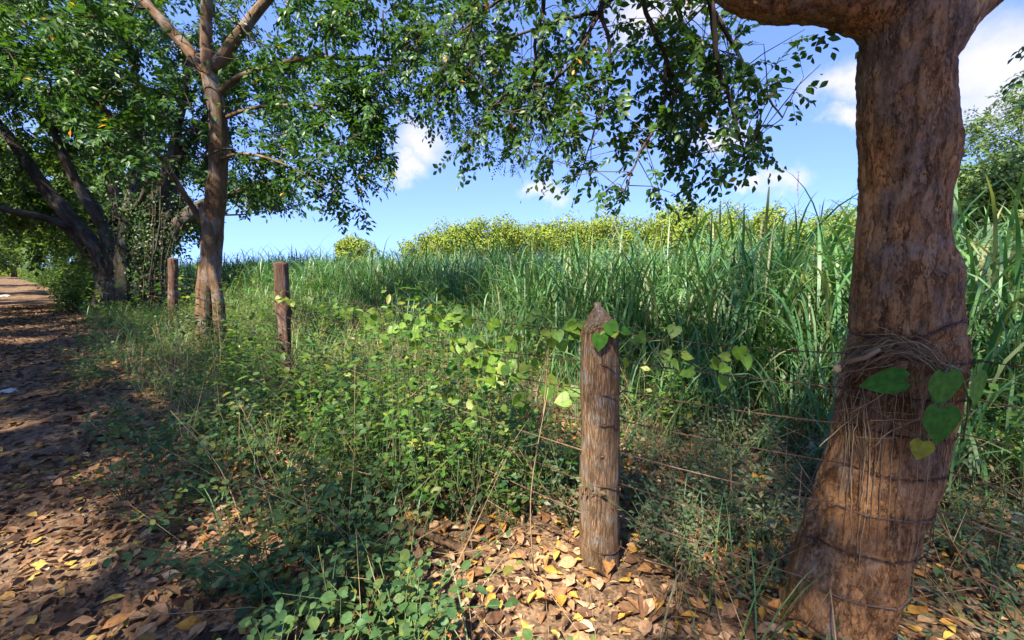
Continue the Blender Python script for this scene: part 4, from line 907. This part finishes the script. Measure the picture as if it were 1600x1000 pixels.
# ================================================================== UNDERGROWTH
def weed_data(rng, h, nst, ll, lw, node, spread=.45):
    """stems with pairs of leaves; returns stem polylines and leaf frames, base at the origin"""
    stems = []; P = []; D = []; N = []; L = []
    for i in range(nst):
        a = rng.uniform(0, 6.28); tilt = rng.uniform(.1, spread*2); H = h*rng.uniform(.55, 1.1)
        e = np.array([math.cos(a)*tilt*H, math.sin(a)*tilt*H, H]); q = smooth_path([[0, 0, 0], e*[.35, .35, .55]+rng.normal(0, .02*H, 3), e], 9); stems.append(q)
        m = max(2, int(H/node))
        for k in range(m):
            u = .18+.82*(k+1)/m; j = min(int(u*8), 7); p = q[j]+(q[j+1]-q[j])*(u*8-j); b = rng.uniform(0, 6.28)
            for sgn in (0, math.pi):
                if rng.random() < .12: continue
                d = np.array([math.cos(b+sgn), math.sin(b+sgn), rng.uniform(-.35, .45)]); P.append(p+nrm(d)*.012); D.append(d); N.append(np.array([0, 0, 1.])+rng.normal(0, .38, 3)); L.append(ll*rng.uniform(.5, 1.2)*(1.1-.35*u))
        P.append(q[-1]); D.append(np.array([math.cos(a), math.sin(a), .5])); N.append(np.array([0, 0, 1.])+rng.normal(0, .3, 3)); L.append(ll*.5)
    return stems, np.array(P), np.array(D), np.array(N), np.array(L), lw
def weed_meshes(data, mat, tpl, rng):
    st_, P, D, N, L, lw = data; a = MB(); b = MB()
    for q in st_: a.add(*tube(q, np.linspace(.0032, .0012, len(q)), 3, cap=False))
    leaves(b, tpl, P, D, N, L, L*lw, rng.random(len(P))*.6)
    return a.mesh('stem', M['greenstem']), b.mesh('foliage', mat)
def one_leaf(mat, tpl, name='leaf'):
    b = MB(); leaves(b, tpl, np.zeros((1, 3)), np.array([[0, 1., 0]]), np.array([[0, 0, 1.]]), 1., 1., [0.]); return b.mesh(name, mat)
LM_PX = [((937, 870), 'foot of the pointed post'), ((937, 500), 'tip of the pointed post'), ((680, 855), 'fallen stick'), ((1300, 920), 'foot of the large trunk'), ((1400, 570), 'dry vine coil'), ((445, 570), 'flat-topped post'), ((330, 530), 'hollow fence tree'),
         ((270, 480), 'thin dark post'), ((195, 475), 'many-stemmed tree'), ((800, 1000), 'middle of the bottom edge'), ((300, 1000), 'left part of the bottom edge'), ((1243, 330), 'tallest seed stalk'), ((1600, 700), 'right edge below the trunk')]
ORD = ['nearest', 'second nearest', 'third nearest', 'fourth nearest', 'fifth nearest', 'sixth nearest', 'seventh nearest', 'eighth nearest', 'ninth nearest', 'tenth nearest', 'eleventh nearest', 'twelfth nearest', 'thirteenth nearest', 'fourteenth nearest', 'fifteenth nearest', 'sixteenth nearest']
WORDN = ['seventeen', 'eighteen', 'nineteen', 'twenty', 'twenty-one', 'twenty-two', 'twenty-three', 'twenty-four', 'twenty-five', 'twenty-six', 'twenty-seven', 'twenty-eight', 'twenty-nine', 'thirty']+['thirty or more']*60
def landmark_labels(items):
    """items: (object, look). Each is told apart by the landmark it grows closest to, the side and the order from it"""
    bins = {}
    for o, look in items:
        x, y = pxof(np.array([o.location[:]])); x = float(x[0]); y = float(y[0])
        d, k = min((math.hypot(x-p[0], y-p[1]), i) for i, (p, _) in enumerate(LM_PX)); p, nm = LM_PX[k]
        side = ('left of' if x < p[0] else 'right of') if abs(x-p[0]) > abs(y-p[1]) else ('above' if y < p[1] else 'below')
        bins.setdefault((look, side, nm), []).append((d, o))
    for (look, side, nm), l in bins.items():
        l.sort(key=lambda v: v[0])
        for i, (d, o) in enumerate(l): o['label'] = '%s, %s %s the %s' % (look, ORD[i] if i < len(ORD) else 'number %s out' % WORDN[i-16], side, nm)
_a, _b = ground_px(608, 828), ground_px(748, 884); STICK = (_a[0], _b[0], _b[1], _a[1])
def undergrowth():
    rng = np.random.default_rng(41)
    kinds = {'a': (M['weed_a'], T_ROUND, lambda: weed_data(rng, rng.uniform(.22, .45), int(rng.integers(3, 7)), rng.uniform(.045, .085), rng.uniform(.5, .82), .06, .6)),
             'b': (M['weed_b'], T_ROUND, lambda: weed_data(rng, rng.uniform(.5, .9), int(rng.integers(3, 8)), rng.uniform(.055, .095), rng.uniform(.36, .8), .085)),
             'c': (M['weed_c'], T_MID, lambda: weed_data(rng, rng.uniform(.28, .5), 8, .042, .55, .04, .6)),
             'd': (M['weed_b'], T_MID, lambda: weed_data(rng, rng.uniform(.8, 1.15), 8, .085, .6, .10))}
    protos = {k: [(d := f(), weed_meshes(d, m, t, rng)) for _ in range(6)] for k, (m, t, f) in kinds.items()}
    LM = {k: one_leaf(kinds[k][0], T_ROUND) for k in 'ab'}
    zones = [('a', 46, (.1, 4.5), (.36, 1.0), 'low grey-green weed on litter', 'weeds at the edge of the track'),
             ('a', 34, (.9, 2.6), (.36, 1.05), 'leafy foreground weed', 'weeds in the left foreground'),
             ('a', 24, (3, 12), (.0, .5), 'sprawling track-edge weed', 'weeds spreading onto the track'),
             ('a', 40, (4.5, 15), (.3, 1.2), 'small grey-green trackside weed', 'weeds farther along the track edge'),
             ('a', 34, (1.5, 5), (.9, 1.8), 'grey-green fence weed', 'grey-green weeds in front of the fence'),
             ('b', 70, (1.55, 6.5), (1.05, 2.5), 'fresh green leafy weed', 'leafy weeds along the fence'),
             ('b', 50, (6.5, 15), (.9, 2.6), 'distant fresh green weed', 'leafy weeds along the farther fence'),
             ('c', 60, (-4.5, 1.6), (1.9, 4.0), 'dull small-leaved weed', 'dull low weeds behind the fence on the right'),
             ('d', 60, (1.5, 14), (2.6, 5.6), 'tall leafy weed before the grass', 'tall weeds in front of the grass'),
             ('d', 16, (-6, -.6), (3.2, 4.6), 'tall shaded weed', 'tall weeds right of the large trunk')]
    allp = []
    for (k, n, (s0, s1), (t0, t1), lab, grp) in zones:
        c = 0
        while c < n:
            s = rng.uniform(s0, s1); t = rng.uniform(t0, t1); p = st(s, t)
            if p[1] < .9: continue
            if np.hypot(p[0]-PA[1][0], p[1]-PA[1][1]) < .22 or np.hypot(p[0]-1.45, p[1]-1.6) < .4: continue
            if .75 < s < 1.55 and .9 < t < 2.2 and k != 'c': continue       # open litter by the post
            ab = PB[1][:2]; dd = -nrm(ab); q_ = p[:2]-ab
            if np.linalg.norm(q_-np.clip(q_@dd, 0, 1.3)*dd) < .3: continue
            p = G(p); x, y = pxof(p[None])
            if STICK[0]-.02 < p[0] < STICK[1]+.08 and STICK[2]-.22 < p[1] < STICK[3]+.06: continue     # open litter round the fallen stick
            if not (-60 < x[0] < 1680): 
                if rng.random() < .9: continue
            allp.append((np.linalg.norm(p), k, p, lab, grp)); c += 1
    allp.sort(key=lambda v: v[0]); ni = 0; items = []; rest = {}
    for i, (d, k, p, lab, grp) in enumerate(allp):
        data, (ms, mf) = protos[k][rng.integers(6)]
        if i >= 295:                                   # the small far ones: one mass
            st_, P, D, N, L, lw = data; a = rng.uniform(0, 6.28); Rm = np.array([[math.cos(a), math.sin(a), 0], [-math.sin(a), math.cos(a), 0], [0, 0, 1.]])
            fm = rest.setdefault(kinds[k][0].name, (MB(), MB(), kinds[k][0])); leaves(fm[0], T_MID, P@Rm+p, D@Rm, N@Rm, L, L*lw, rng.random(len(P)))
            for q in st_: fm[1].add(*tube(q@Rm+p, np.linspace(.0032, .0012, len(q)), 3, cap=False))
            continue
        sc = rng.uniform(.75, 1.2); root = thing('leafy_weed', p-np.array([0, 0, .01]), lab, 'weed', grp); root.rotation_euler = (rng.normal(0, .08), rng.normal(0, .08), rng.uniform(0, 6.28)); root.scale = (sc,)*3
        link('stem', ms, root); items.append((root, lab))
        if ni < 40 and k in 'ab':
            ni += 1
            _, P, D, N, L, lw = data
            for j in range(len(P)):
                o = link('leaf', LM[k], root); o.matrix_basis = leaf_mat4(P[j], D[j], N[j], L[j], L[j]*lw)
        else: link('foliage', mf, root, kind='stuff')
    landmark_labels(items)
    for nm, (f_, s_, mt) in rest.items():
        o = f_.obj('distant_weeds', mt, kind='stuff', cat='undergrowth', label='%s mass of small weeds farther along the fence' % nm.replace('_', ' ').replace(' leaf', '')); s_.obj('stem_mass', M['greenstem'], o, kind='stuff')
    # masses nobody could count: low growth under and behind the fence
    def mass(n, s0, s1, t0, t1, h, ll, mat, name, label, tpl=T_MID, hf=None):
        s = rng.uniform(s0, s1, n); t = rng.uniform(t0, t1, n)+bend(s); p = DV*s[:, None]+TV*t[:, None]; ok = (p[:, 1] > .9) & (np.abs(p[:, 0])/np.maximum(p[:, 1], .1) < 1.4); p = p[ok]; ab = PB[1][:2]; dd = -nrm(ab); q_ = p[:, :2]-ab; al = np.clip(q_@dd, 0, 1.3); p = p[np.linalg.norm(q_-al[:, None]*dd, axis=1) > .2]; p = p[~((p[:, 0] > STICK[0]-.1) & (p[:, 0] < STICK[1]+.1) & (p[:, 1] > STICK[2]-.5) & (p[:, 1] < STICK[3]+.05))]; n = len(p)
        cl = np.clip(fbm(p*1.3+3)+.55, .12, 1.4); p[:, 2] = gz(p[:, 0], p[:, 1])+rng.random(n)**1.3*h*cl
        D = rng.normal(size=(n, 3)); D[:, 2] = D[:, 2]*.4+.1; N = np.array([0, 0, 1.])+rng.normal(0, .5, (n, 3)); L = ll*rng.uniform(.4, 1.4, n)
        mb = MB(); leaves(mb, tpl, p, D, N, L, L*rng.uniform(.32, .8, n), rng.random(n)); k = n//5; b0 = p[:k].copy(); b0[:, 2] = gz(b0[:, 0], b0[:, 1]); b0[:, :2] += rng.normal(0, .06, (k, 2))
        o = mb.obj(name, mat, kind='stuff', label=label, cat='undergrowth'); sk = MB(); sticks(sk, b0, p[:k], .002, .001); sk.obj('stem_mass', M['greenstem'], o, kind='stuff'); return o
    mass(19000, -7, 3, 1.9, 5.2, .5, .045, M['weed_c'], 'low_undergrowth', 'low dull scrub behind the wires on the right')
    mass(16000, 1.6, 16, 2.2, 6.8, .62, .075, M['weed_b'], 'green_undergrowth', 'mass of fresh green weeds between fence and grass')
    mass(15000, 1.6, 16, .8, 2.3, .48, .055, M['weed_a'], 'fence_undergrowth', 'tangled grey-green growth at the foot of the fence')
    mass(9000, 1.6, 8, 1.3, 2.6, 1.0, .058, M['weed_b'], 'fence_greenery', 'fresh green leaves crowding the fence between the two front posts', T_ROUND)
    mass(12000, 14, 60, .5, 5, 1.1, .14, M['weed_b'], 'far_verge', 'green verge under the trees farther along the track', T_LOW)
    mass(14000, 19, 75, .5, 3, 2.6, .16, M['leaf_lane'], 'track_hedge', 'overgrown hedge along the right of the distant track', T_LOW)
    mass(14000, 30, 90, -7.5, -4, 3.0, .18, M['leaf_lane'], 'left_hedge', 'overgrown hedge along the left of the distant track', T_LOW)
    mass(9000, 96, 112, -9, 8, 7, .4, M['leaf_far'], 'end_thicket', 'sunlit thicket closing the far end of the track', T_LOW)
    mass(12000, 8, 70, -6.5, -3.4, .8, .14, M['weed_b'], 'left_bank_growth', 'green growth on the left bank of the track', T_LOW)
undergrowth()
def fine_grass():
    rng = np.random.default_rng(63); a = MB(); b = MB()
    for (n, s0, s1, t0, t1, l0, l1, w) in ((1500, .3, 9, .5, 2.4, .2, .55, .006), (800, -5, 3, 1.9, 4.6, .2, .5, .006), (1800, 1.5, 14, 2, 5.5, .4, .9, .010), (500, 8, 20, .4, 2.2, .3, .7, .012)):
        s = rng.uniform(s0, s1, n); t = rng.uniform(t0, t1, n); p = DV*s[:, None]+TV*t[:, None]; ok = (p[:, 1] > 1.1) & ~((s > .7) & (s < 1.6) & (t > .9) & (t < 2.2)); p = p[ok]; n = len(p); p[:, 2] = gz(p[:, 0], p[:, 1])
        an = rng.uniform(0, 6.28, n); blades(a, rng, p, np.stack([np.cos(an), np.sin(an), np.zeros(n)], -1), rng.uniform(l0, l1, n), np.full(n, w), rng.uniform(.3, 1.8, n), 5)
        k = n//3 if s0 > -1 else n; e = rng.normal(0, .3, (k, 3)); e[:, 2] = rng.uniform(.15, l1, k); q = p[:k]+e*.55+rng.normal(0, .03, (k, 3)); sticks(b, p[:k], q, .0022, .0018); sticks(b, q, p[:k]+e*1.1, .0018, .0009)
    o = a.obj('wispy_grass', M['grass'], label='wispy thin grass blades scattered through the undergrowth', cat='grass', kind='stuff'); b.obj('dead_stem_mass', M['dry'], o, kind='stuff')
fine_grass()
def bush(s, t, r, h, seed, label, leaf='leaf_lane', ll=.12):
    rng = np.random.default_rng(seed); b = G(st(s, t+float(bend(s)))); root = thing('bush', b, label, 'bush', 'bushes along the track')
    n = 36; v = nrm(rng.normal(size=(n, 3))); v[:, 2] = np.abs(v[:, 2]); c = v*np.array([r, r, h])*rng.uniform(.4, .85, (n, 1)); m = MB(); sticks(m, np.zeros((n, 3))+rng.normal(0, .08, (n, 3))*[1, 1, 0], c, .02, .006); m.obj('stem', M['bark_dark'], root)
    k = 60; d = nrm(rng.normal(size=(n, k, 3))); P = (c[:, None]+d*rng.uniform(.15, .38, (n, k, 1))*r).reshape(-1, 3); f = MB(); L = ll*rng.uniform(.6, 1.3, len(P)); leaves(f, T_LOW, P, rng.normal(size=P.shape), np.array([0, 0, 1.])+rng.normal(0, .6, P.shape), L, L*.6, rng.random(len(P))); f.obj('foliage', M[leaf], root, kind='stuff')
BL = ['bush between the track and the many-stemmed tree', 'bush just past the many-stemmed tree', 'rounded bush at the second lane tree', 'bush farther down the right of the track', 'bush near the far bend of the track', 'last bush at the bright end of the track',
      'bush on the left bank near the left edge', 'second bush on the left bank', 'third bush on the left bank', 'far bush on the left bank']
for i, a in enumerate(((21.5, .9, 1.0, 1.3), (25, 1.0, 1.2, 1.6), (31, 1.2, 1.3, 2.0), (39, 1.0, 1.4, 2.2), (50, 1.2, 1.6, 2.4), (66, 1.4, 2., 3.), (30, -4.6, 1.5, 2.0), (38, -4.4, 1.6, 2.2), (48, -4.4, 1.8, 2.6), (64, -4.2, 2.2, 3))): bush(*a, 400+i, BL[i])

# ---------------------------------------------- climbing vine on the wires
def wire_vines():
    rng = np.random.default_rng(55); hm = one_leaf(M['vine'], T_HEART)
    a = PA[1]+[-.02, -.09, 0]; b = PB[1]+[0, -.1, 0]; L0 = at(1318, 640, NY-.1)
    spec = [(a, b, .02, .16, 1.17, 'vine with pale heart leaves on the top wire left of the pointed post'), (a, b, .10, .26, 1.04, 'vine hanging on the second wire left of the pointed post'), (a, b, .2, .36, 1.18, 'vine of heart leaves on the top wire midway to the second post'),
            (a, b, .3, .46, 1.0, 'vine draped below the top wire midway to the second post'), (a, b, .44, .62, 1.12, 'yellow-green vine nearing the flat-topped post'), (a, b, .05, .2, .85, 'low vine on the third wire beside the pointed post'),
            (a, L0, .02, .32, 1.17, 'vine on the top wire just right of the pointed post'), (a, L0, .34, .62, 1.12, 'pair of bright heart leaves midway between pointed post and trunk'), (a, b, .62, .95, 1.15, 'vine reaching the flat-topped post along the wire')]
    for (p, q, f0, f1, h, lab) in spec:
        n = 16; f = np.linspace(f0, f1, n); P = p+(q-p)*f[:, None]; P[:, 2] = h+.05*np.sin(np.arange(n)*.9)+rng.normal(0, .012, n); P[:, :2] += rng.normal(0, .02, (n, 2)); root = thing('climbing_vine', P[0], lab, 'vine', 'climbing vines on the fence')
        m = MB(); m.add(*tube(P-P[0], .002, 4)); m.obj('stem', M['greenstem'], root)
        nl = 26 if np.linalg.norm(q-p) > 3 else 9
        for i in range(nl):
            j = rng.integers(n); d = np.array([rng.normal(0, .6), rng.normal(-.2, .4), rng.uniform(-1.1, .1)]); L = rng.uniform(.045, .08)*(1. if h > .9 else 1.1)
            o = link('leaf', hm, root); o.matrix_basis = leaf_mat4(P[j]-P[0]+rng.normal(0, .02, 3), d, np.array([rng.normal(0, .4), -.7, .7]), L, L*rng.uniform(.8, 1.))
    # two leaves on the pointed post top
    root = thing('climbing_vine', a+[0, 0, 1.25], 'small vine with dark leaves over the tip of the pointed post', 'vine', 'climbing vines on the fence'); m = MB(); m.add(*tube(smooth_path([[-.09, .02, -.06], [-.02, -.02, .0], [.06, -.01, -.03], [.1, .02, -.09]], 10), .002, 4)); m.obj('stem', M['greenstem'], root)
    he = one_leaf(M['heart'], T_HEART)
    for (p, d, L) in (((.0, -.02, .0), (.55, -.2, -.8), .085), ((-.03, -.02, -.05), (-.1, -.2, -1), .085), ((.07, 0, -.04), (.9, 0, -.3), .05)):
        o = link('leaf', he, root); o.matrix_basis = leaf_mat4(np.array(p), np.array(d), np.array([0, -.9, .4]), L, L*.85)
wire_vines()

# ---------------------------------------------- dry stalks
def stalks():
    rng = np.random.default_rng(77); items = []
    zones = [(84, (1.2, 6), (.6, 2.3), 'pale leaning stalk in green growth', 'dry stalks in the undergrowth', (.5, 1.1)), (60, (-2.2, 1.0), (1.7, 3.2), 'brittle brown stalk in litter', 'dead stems behind the wires', (.4, .95)), (14, (.3, 2.), (.45, 1.0), 'thin stalk by the track', 'dry stalks near the track', (.25, .5))]
    for (n, s_, t_, lab, grp, hh) in zones:
        for i in range(n):
            p = st(rng.uniform(*s_), rng.uniform(*t_))
            if p[1] < 1.1 or np.hypot(p[0]-PA[1][0], p[1]-PA[1][1]) < .15 or np.hypot(p[0]-1.45, p[1]-1.6) < .32: continue
            p = G(p); L = rng.uniform(*hh); a = rng.uniform(0, 6.28); ti = rng.uniform(.05, .9); e = np.array([math.cos(a)*math.sin(ti), math.sin(a)*math.sin(ti), math.cos(ti)])*L
            root = thing('dry_stalk', p, lab, 'dry stalk', grp); items.append((root, lab)); q = smooth_path([[0, 0, -.01], e*.5+rng.normal(0, .03, 3), e], 9); m = MB(); m.add(*tube(q, np.linspace(.0038, .0014, 9)*rng.uniform(.7, 1.2), 4)); m.obj('stem', M['dry'] if rng.random() < .55 else M['greenstem'] if 'green' in lab else M['drydark'], root)
            k = rng.integers(1, 4); t = MB(); A = q[rng.integers(3, 8, k)]; sticks(t, A, A+rng.normal(0, .10, (k, 3))+[0, 0, .05], .0018, .0008); t.obj('side_twig', M['dry'], root)
    landmark_labels(items)
stalks()
# ---------------------------------------------- fallen stick, withered weed, stones
def stick_thing(x0, y0, x1, y1, r, label, seed, mat='bark_mid'):
    rng = np.random.default_rng(seed); a = ground_px(x0, y0); b = ground_px(x1, y1); c = (a+b)/2; root = thing('fallen_stick', c, label, 'stick')
    q = smooth_path([a-c+[0, 0, r+.02], [0, .01, r+.03], b-c+[0, 0, r+.015]], 24); V, F, L = tube(wobble(q, .002, rng), np.linspace(r, r*.75, 24), 10); m = MB(); m.add(V+rng.normal(0, .0012, V.shape), F, L); m.obj('stick_body', M[mat], root)
    for i in (7, 15): s = MB(); s.add(*tube(smooth_path([q[i], q[i]+[.01, -.01, r*1.3], q[i]+[.02, -.02, r*2.2]], 5), np.linspace(r*.4, r*.25, 5), 6)); s.obj('knot_stub', M[mat], root)
stick_thing(608, 828, 748, 884, .026, 'thick fallen stick lying on the leaves left of the pointed post', 1); stick_thing(1015, 985, 1085, 880, .006, 'thin bare twig leaning on the litter right of the pointed post', 2, 'bark_mid')
def stone(x, y, r, label, seed):
    p = ground_px(x, y); bm = bmesh.new(); bmesh.ops.create_icosphere(bm, subdivisions=3, radius=r); V = np.array([v.co[:] for v in bm.verts]); F = np.array([[v.index for v in f.verts] for f in bm.faces]); bm.free()
    V = V*(1+.35*fbm(V/r*.9+seed*5, 3))[:, None]*np.array([1.3, 1., .55]); m = MB(); m.add(V, [F]); o = m.obj('stone', M['stone'], smooth=False, label=label, cat='stone', group='stones on the track'); o.location = p+[0, 0, r*.18]
stone(192, 462, .22, 'larger pale stone on the track edge by the many-stemmed tree', 1); stone(176, 470, .14, 'smaller pale stone just in front of the larger one', 2); stone(8, 462, .16, 'pale stone at the left edge of the track', 3); stone(14, 604, .07, 'small pale stone near the left edge of the leafy track', 4)

# ================================================================== FALLEN LEAVES
def litter():
    rng = np.random.default_rng(88)
    def sc(n, s0, s1, t0, t1):
        s = rng.uniform(s0, s1, n); t = rng.uniform(t0, t1, n); p = DV*s[:, None]+TV*t[:, None]; ok = (p[:, 1] > .8) & (np.abs(p[:, 0])/np.maximum(p[:, 1], .1) < 1.35); p = p[ok]; return p, to_st(p)[1]
    def lay(p, lo, hi, lift=.022):
        n = len(p); L = lo+(hi-lo)*rng.random(n)**1.5*1.15; N = np.array([0, 0, 1.])+rng.normal(0, .45, (n, 3)); a = rng.uniform(0, 6.28, n); D = np.stack([np.cos(a), np.sin(a), rng.normal(0, .2, n)], -1)
        P = p.copy(); P[:, 2] = gz(p[:, 0], p[:, 1])+.006+rng.random(n)*lift; return P, D, N, L
    near = MB(); dark = MB()
    p, t = sc(34000, -3, 5, -3, 3.4); P, D, N, L = lay(p, .022, .092); n = len(p); pick = rng.integers(0, 4, n); rn = rng.random(n)
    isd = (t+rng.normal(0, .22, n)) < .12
    dist = np.linalg.norm(P-[0, 0, EYE], axis=1); px, py = pxof(P); vis = (px > -10) & (px < 1240) & (py < 1005) & (py > 640); score = np.where(vis & (t > -.25), L/dist, 0); lift = np.argsort(-score)[:300]; single = np.zeros(n, bool); single[lift] = True
    for q, tp in enumerate((T_FULL, T_CURL, T_CURL2, T_ROUND)):
        k = (pick == q) & ~single
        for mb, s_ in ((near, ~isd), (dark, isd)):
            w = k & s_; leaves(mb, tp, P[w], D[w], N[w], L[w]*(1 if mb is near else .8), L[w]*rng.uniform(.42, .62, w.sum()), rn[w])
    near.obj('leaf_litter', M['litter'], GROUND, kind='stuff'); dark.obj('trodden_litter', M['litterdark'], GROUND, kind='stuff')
    cr = MB(); p2, t2 = sc(2600, -2.5, 5, -2, 3.2); p2[:, 2] = gz(p2[:, 0], p2[:, 1])+.012+rng.random(len(p2))*.02; a2 = rng.uniform(0, 6.28, len(p2)); l2 = rng.uniform(.03, .14, len(p2)); sticks(cr, p2, p2+np.stack([np.cos(a2)*l2, np.sin(a2)*l2, rng.normal(0, .012, len(p2))], -1), .002, .0012); cr.obj('twig_litter', M['drydark'], GROUND, kind='stuff')
    tm = [[one_leaf(m, tp, 'fallen_leaf') for tp in (T_FULL, T_CURL, T_CURL2, T_ROUND)] for m in (M['litter'], M['litterdark'])]
    for i in lift:
        o = link('fallen_leaf', tm[int(isd[i])][pick[i]], GROUND); o.matrix_basis = leaf_mat4(P[i]+[0, 0, .012], D[i], N[i], L[i], L[i]*rng.uniform(.45, .62))
    far = MB(); p, t = sc(16000, 5, 26, -3.2, 2.2); P, D, N, L = lay(p, .06, .12); leaves(far, T_MID, P, D, N, L, L*.55, rng.random(len(P))); far.obj('farther_litter', M['litterdark'], GROUND, kind='stuff')
litter()
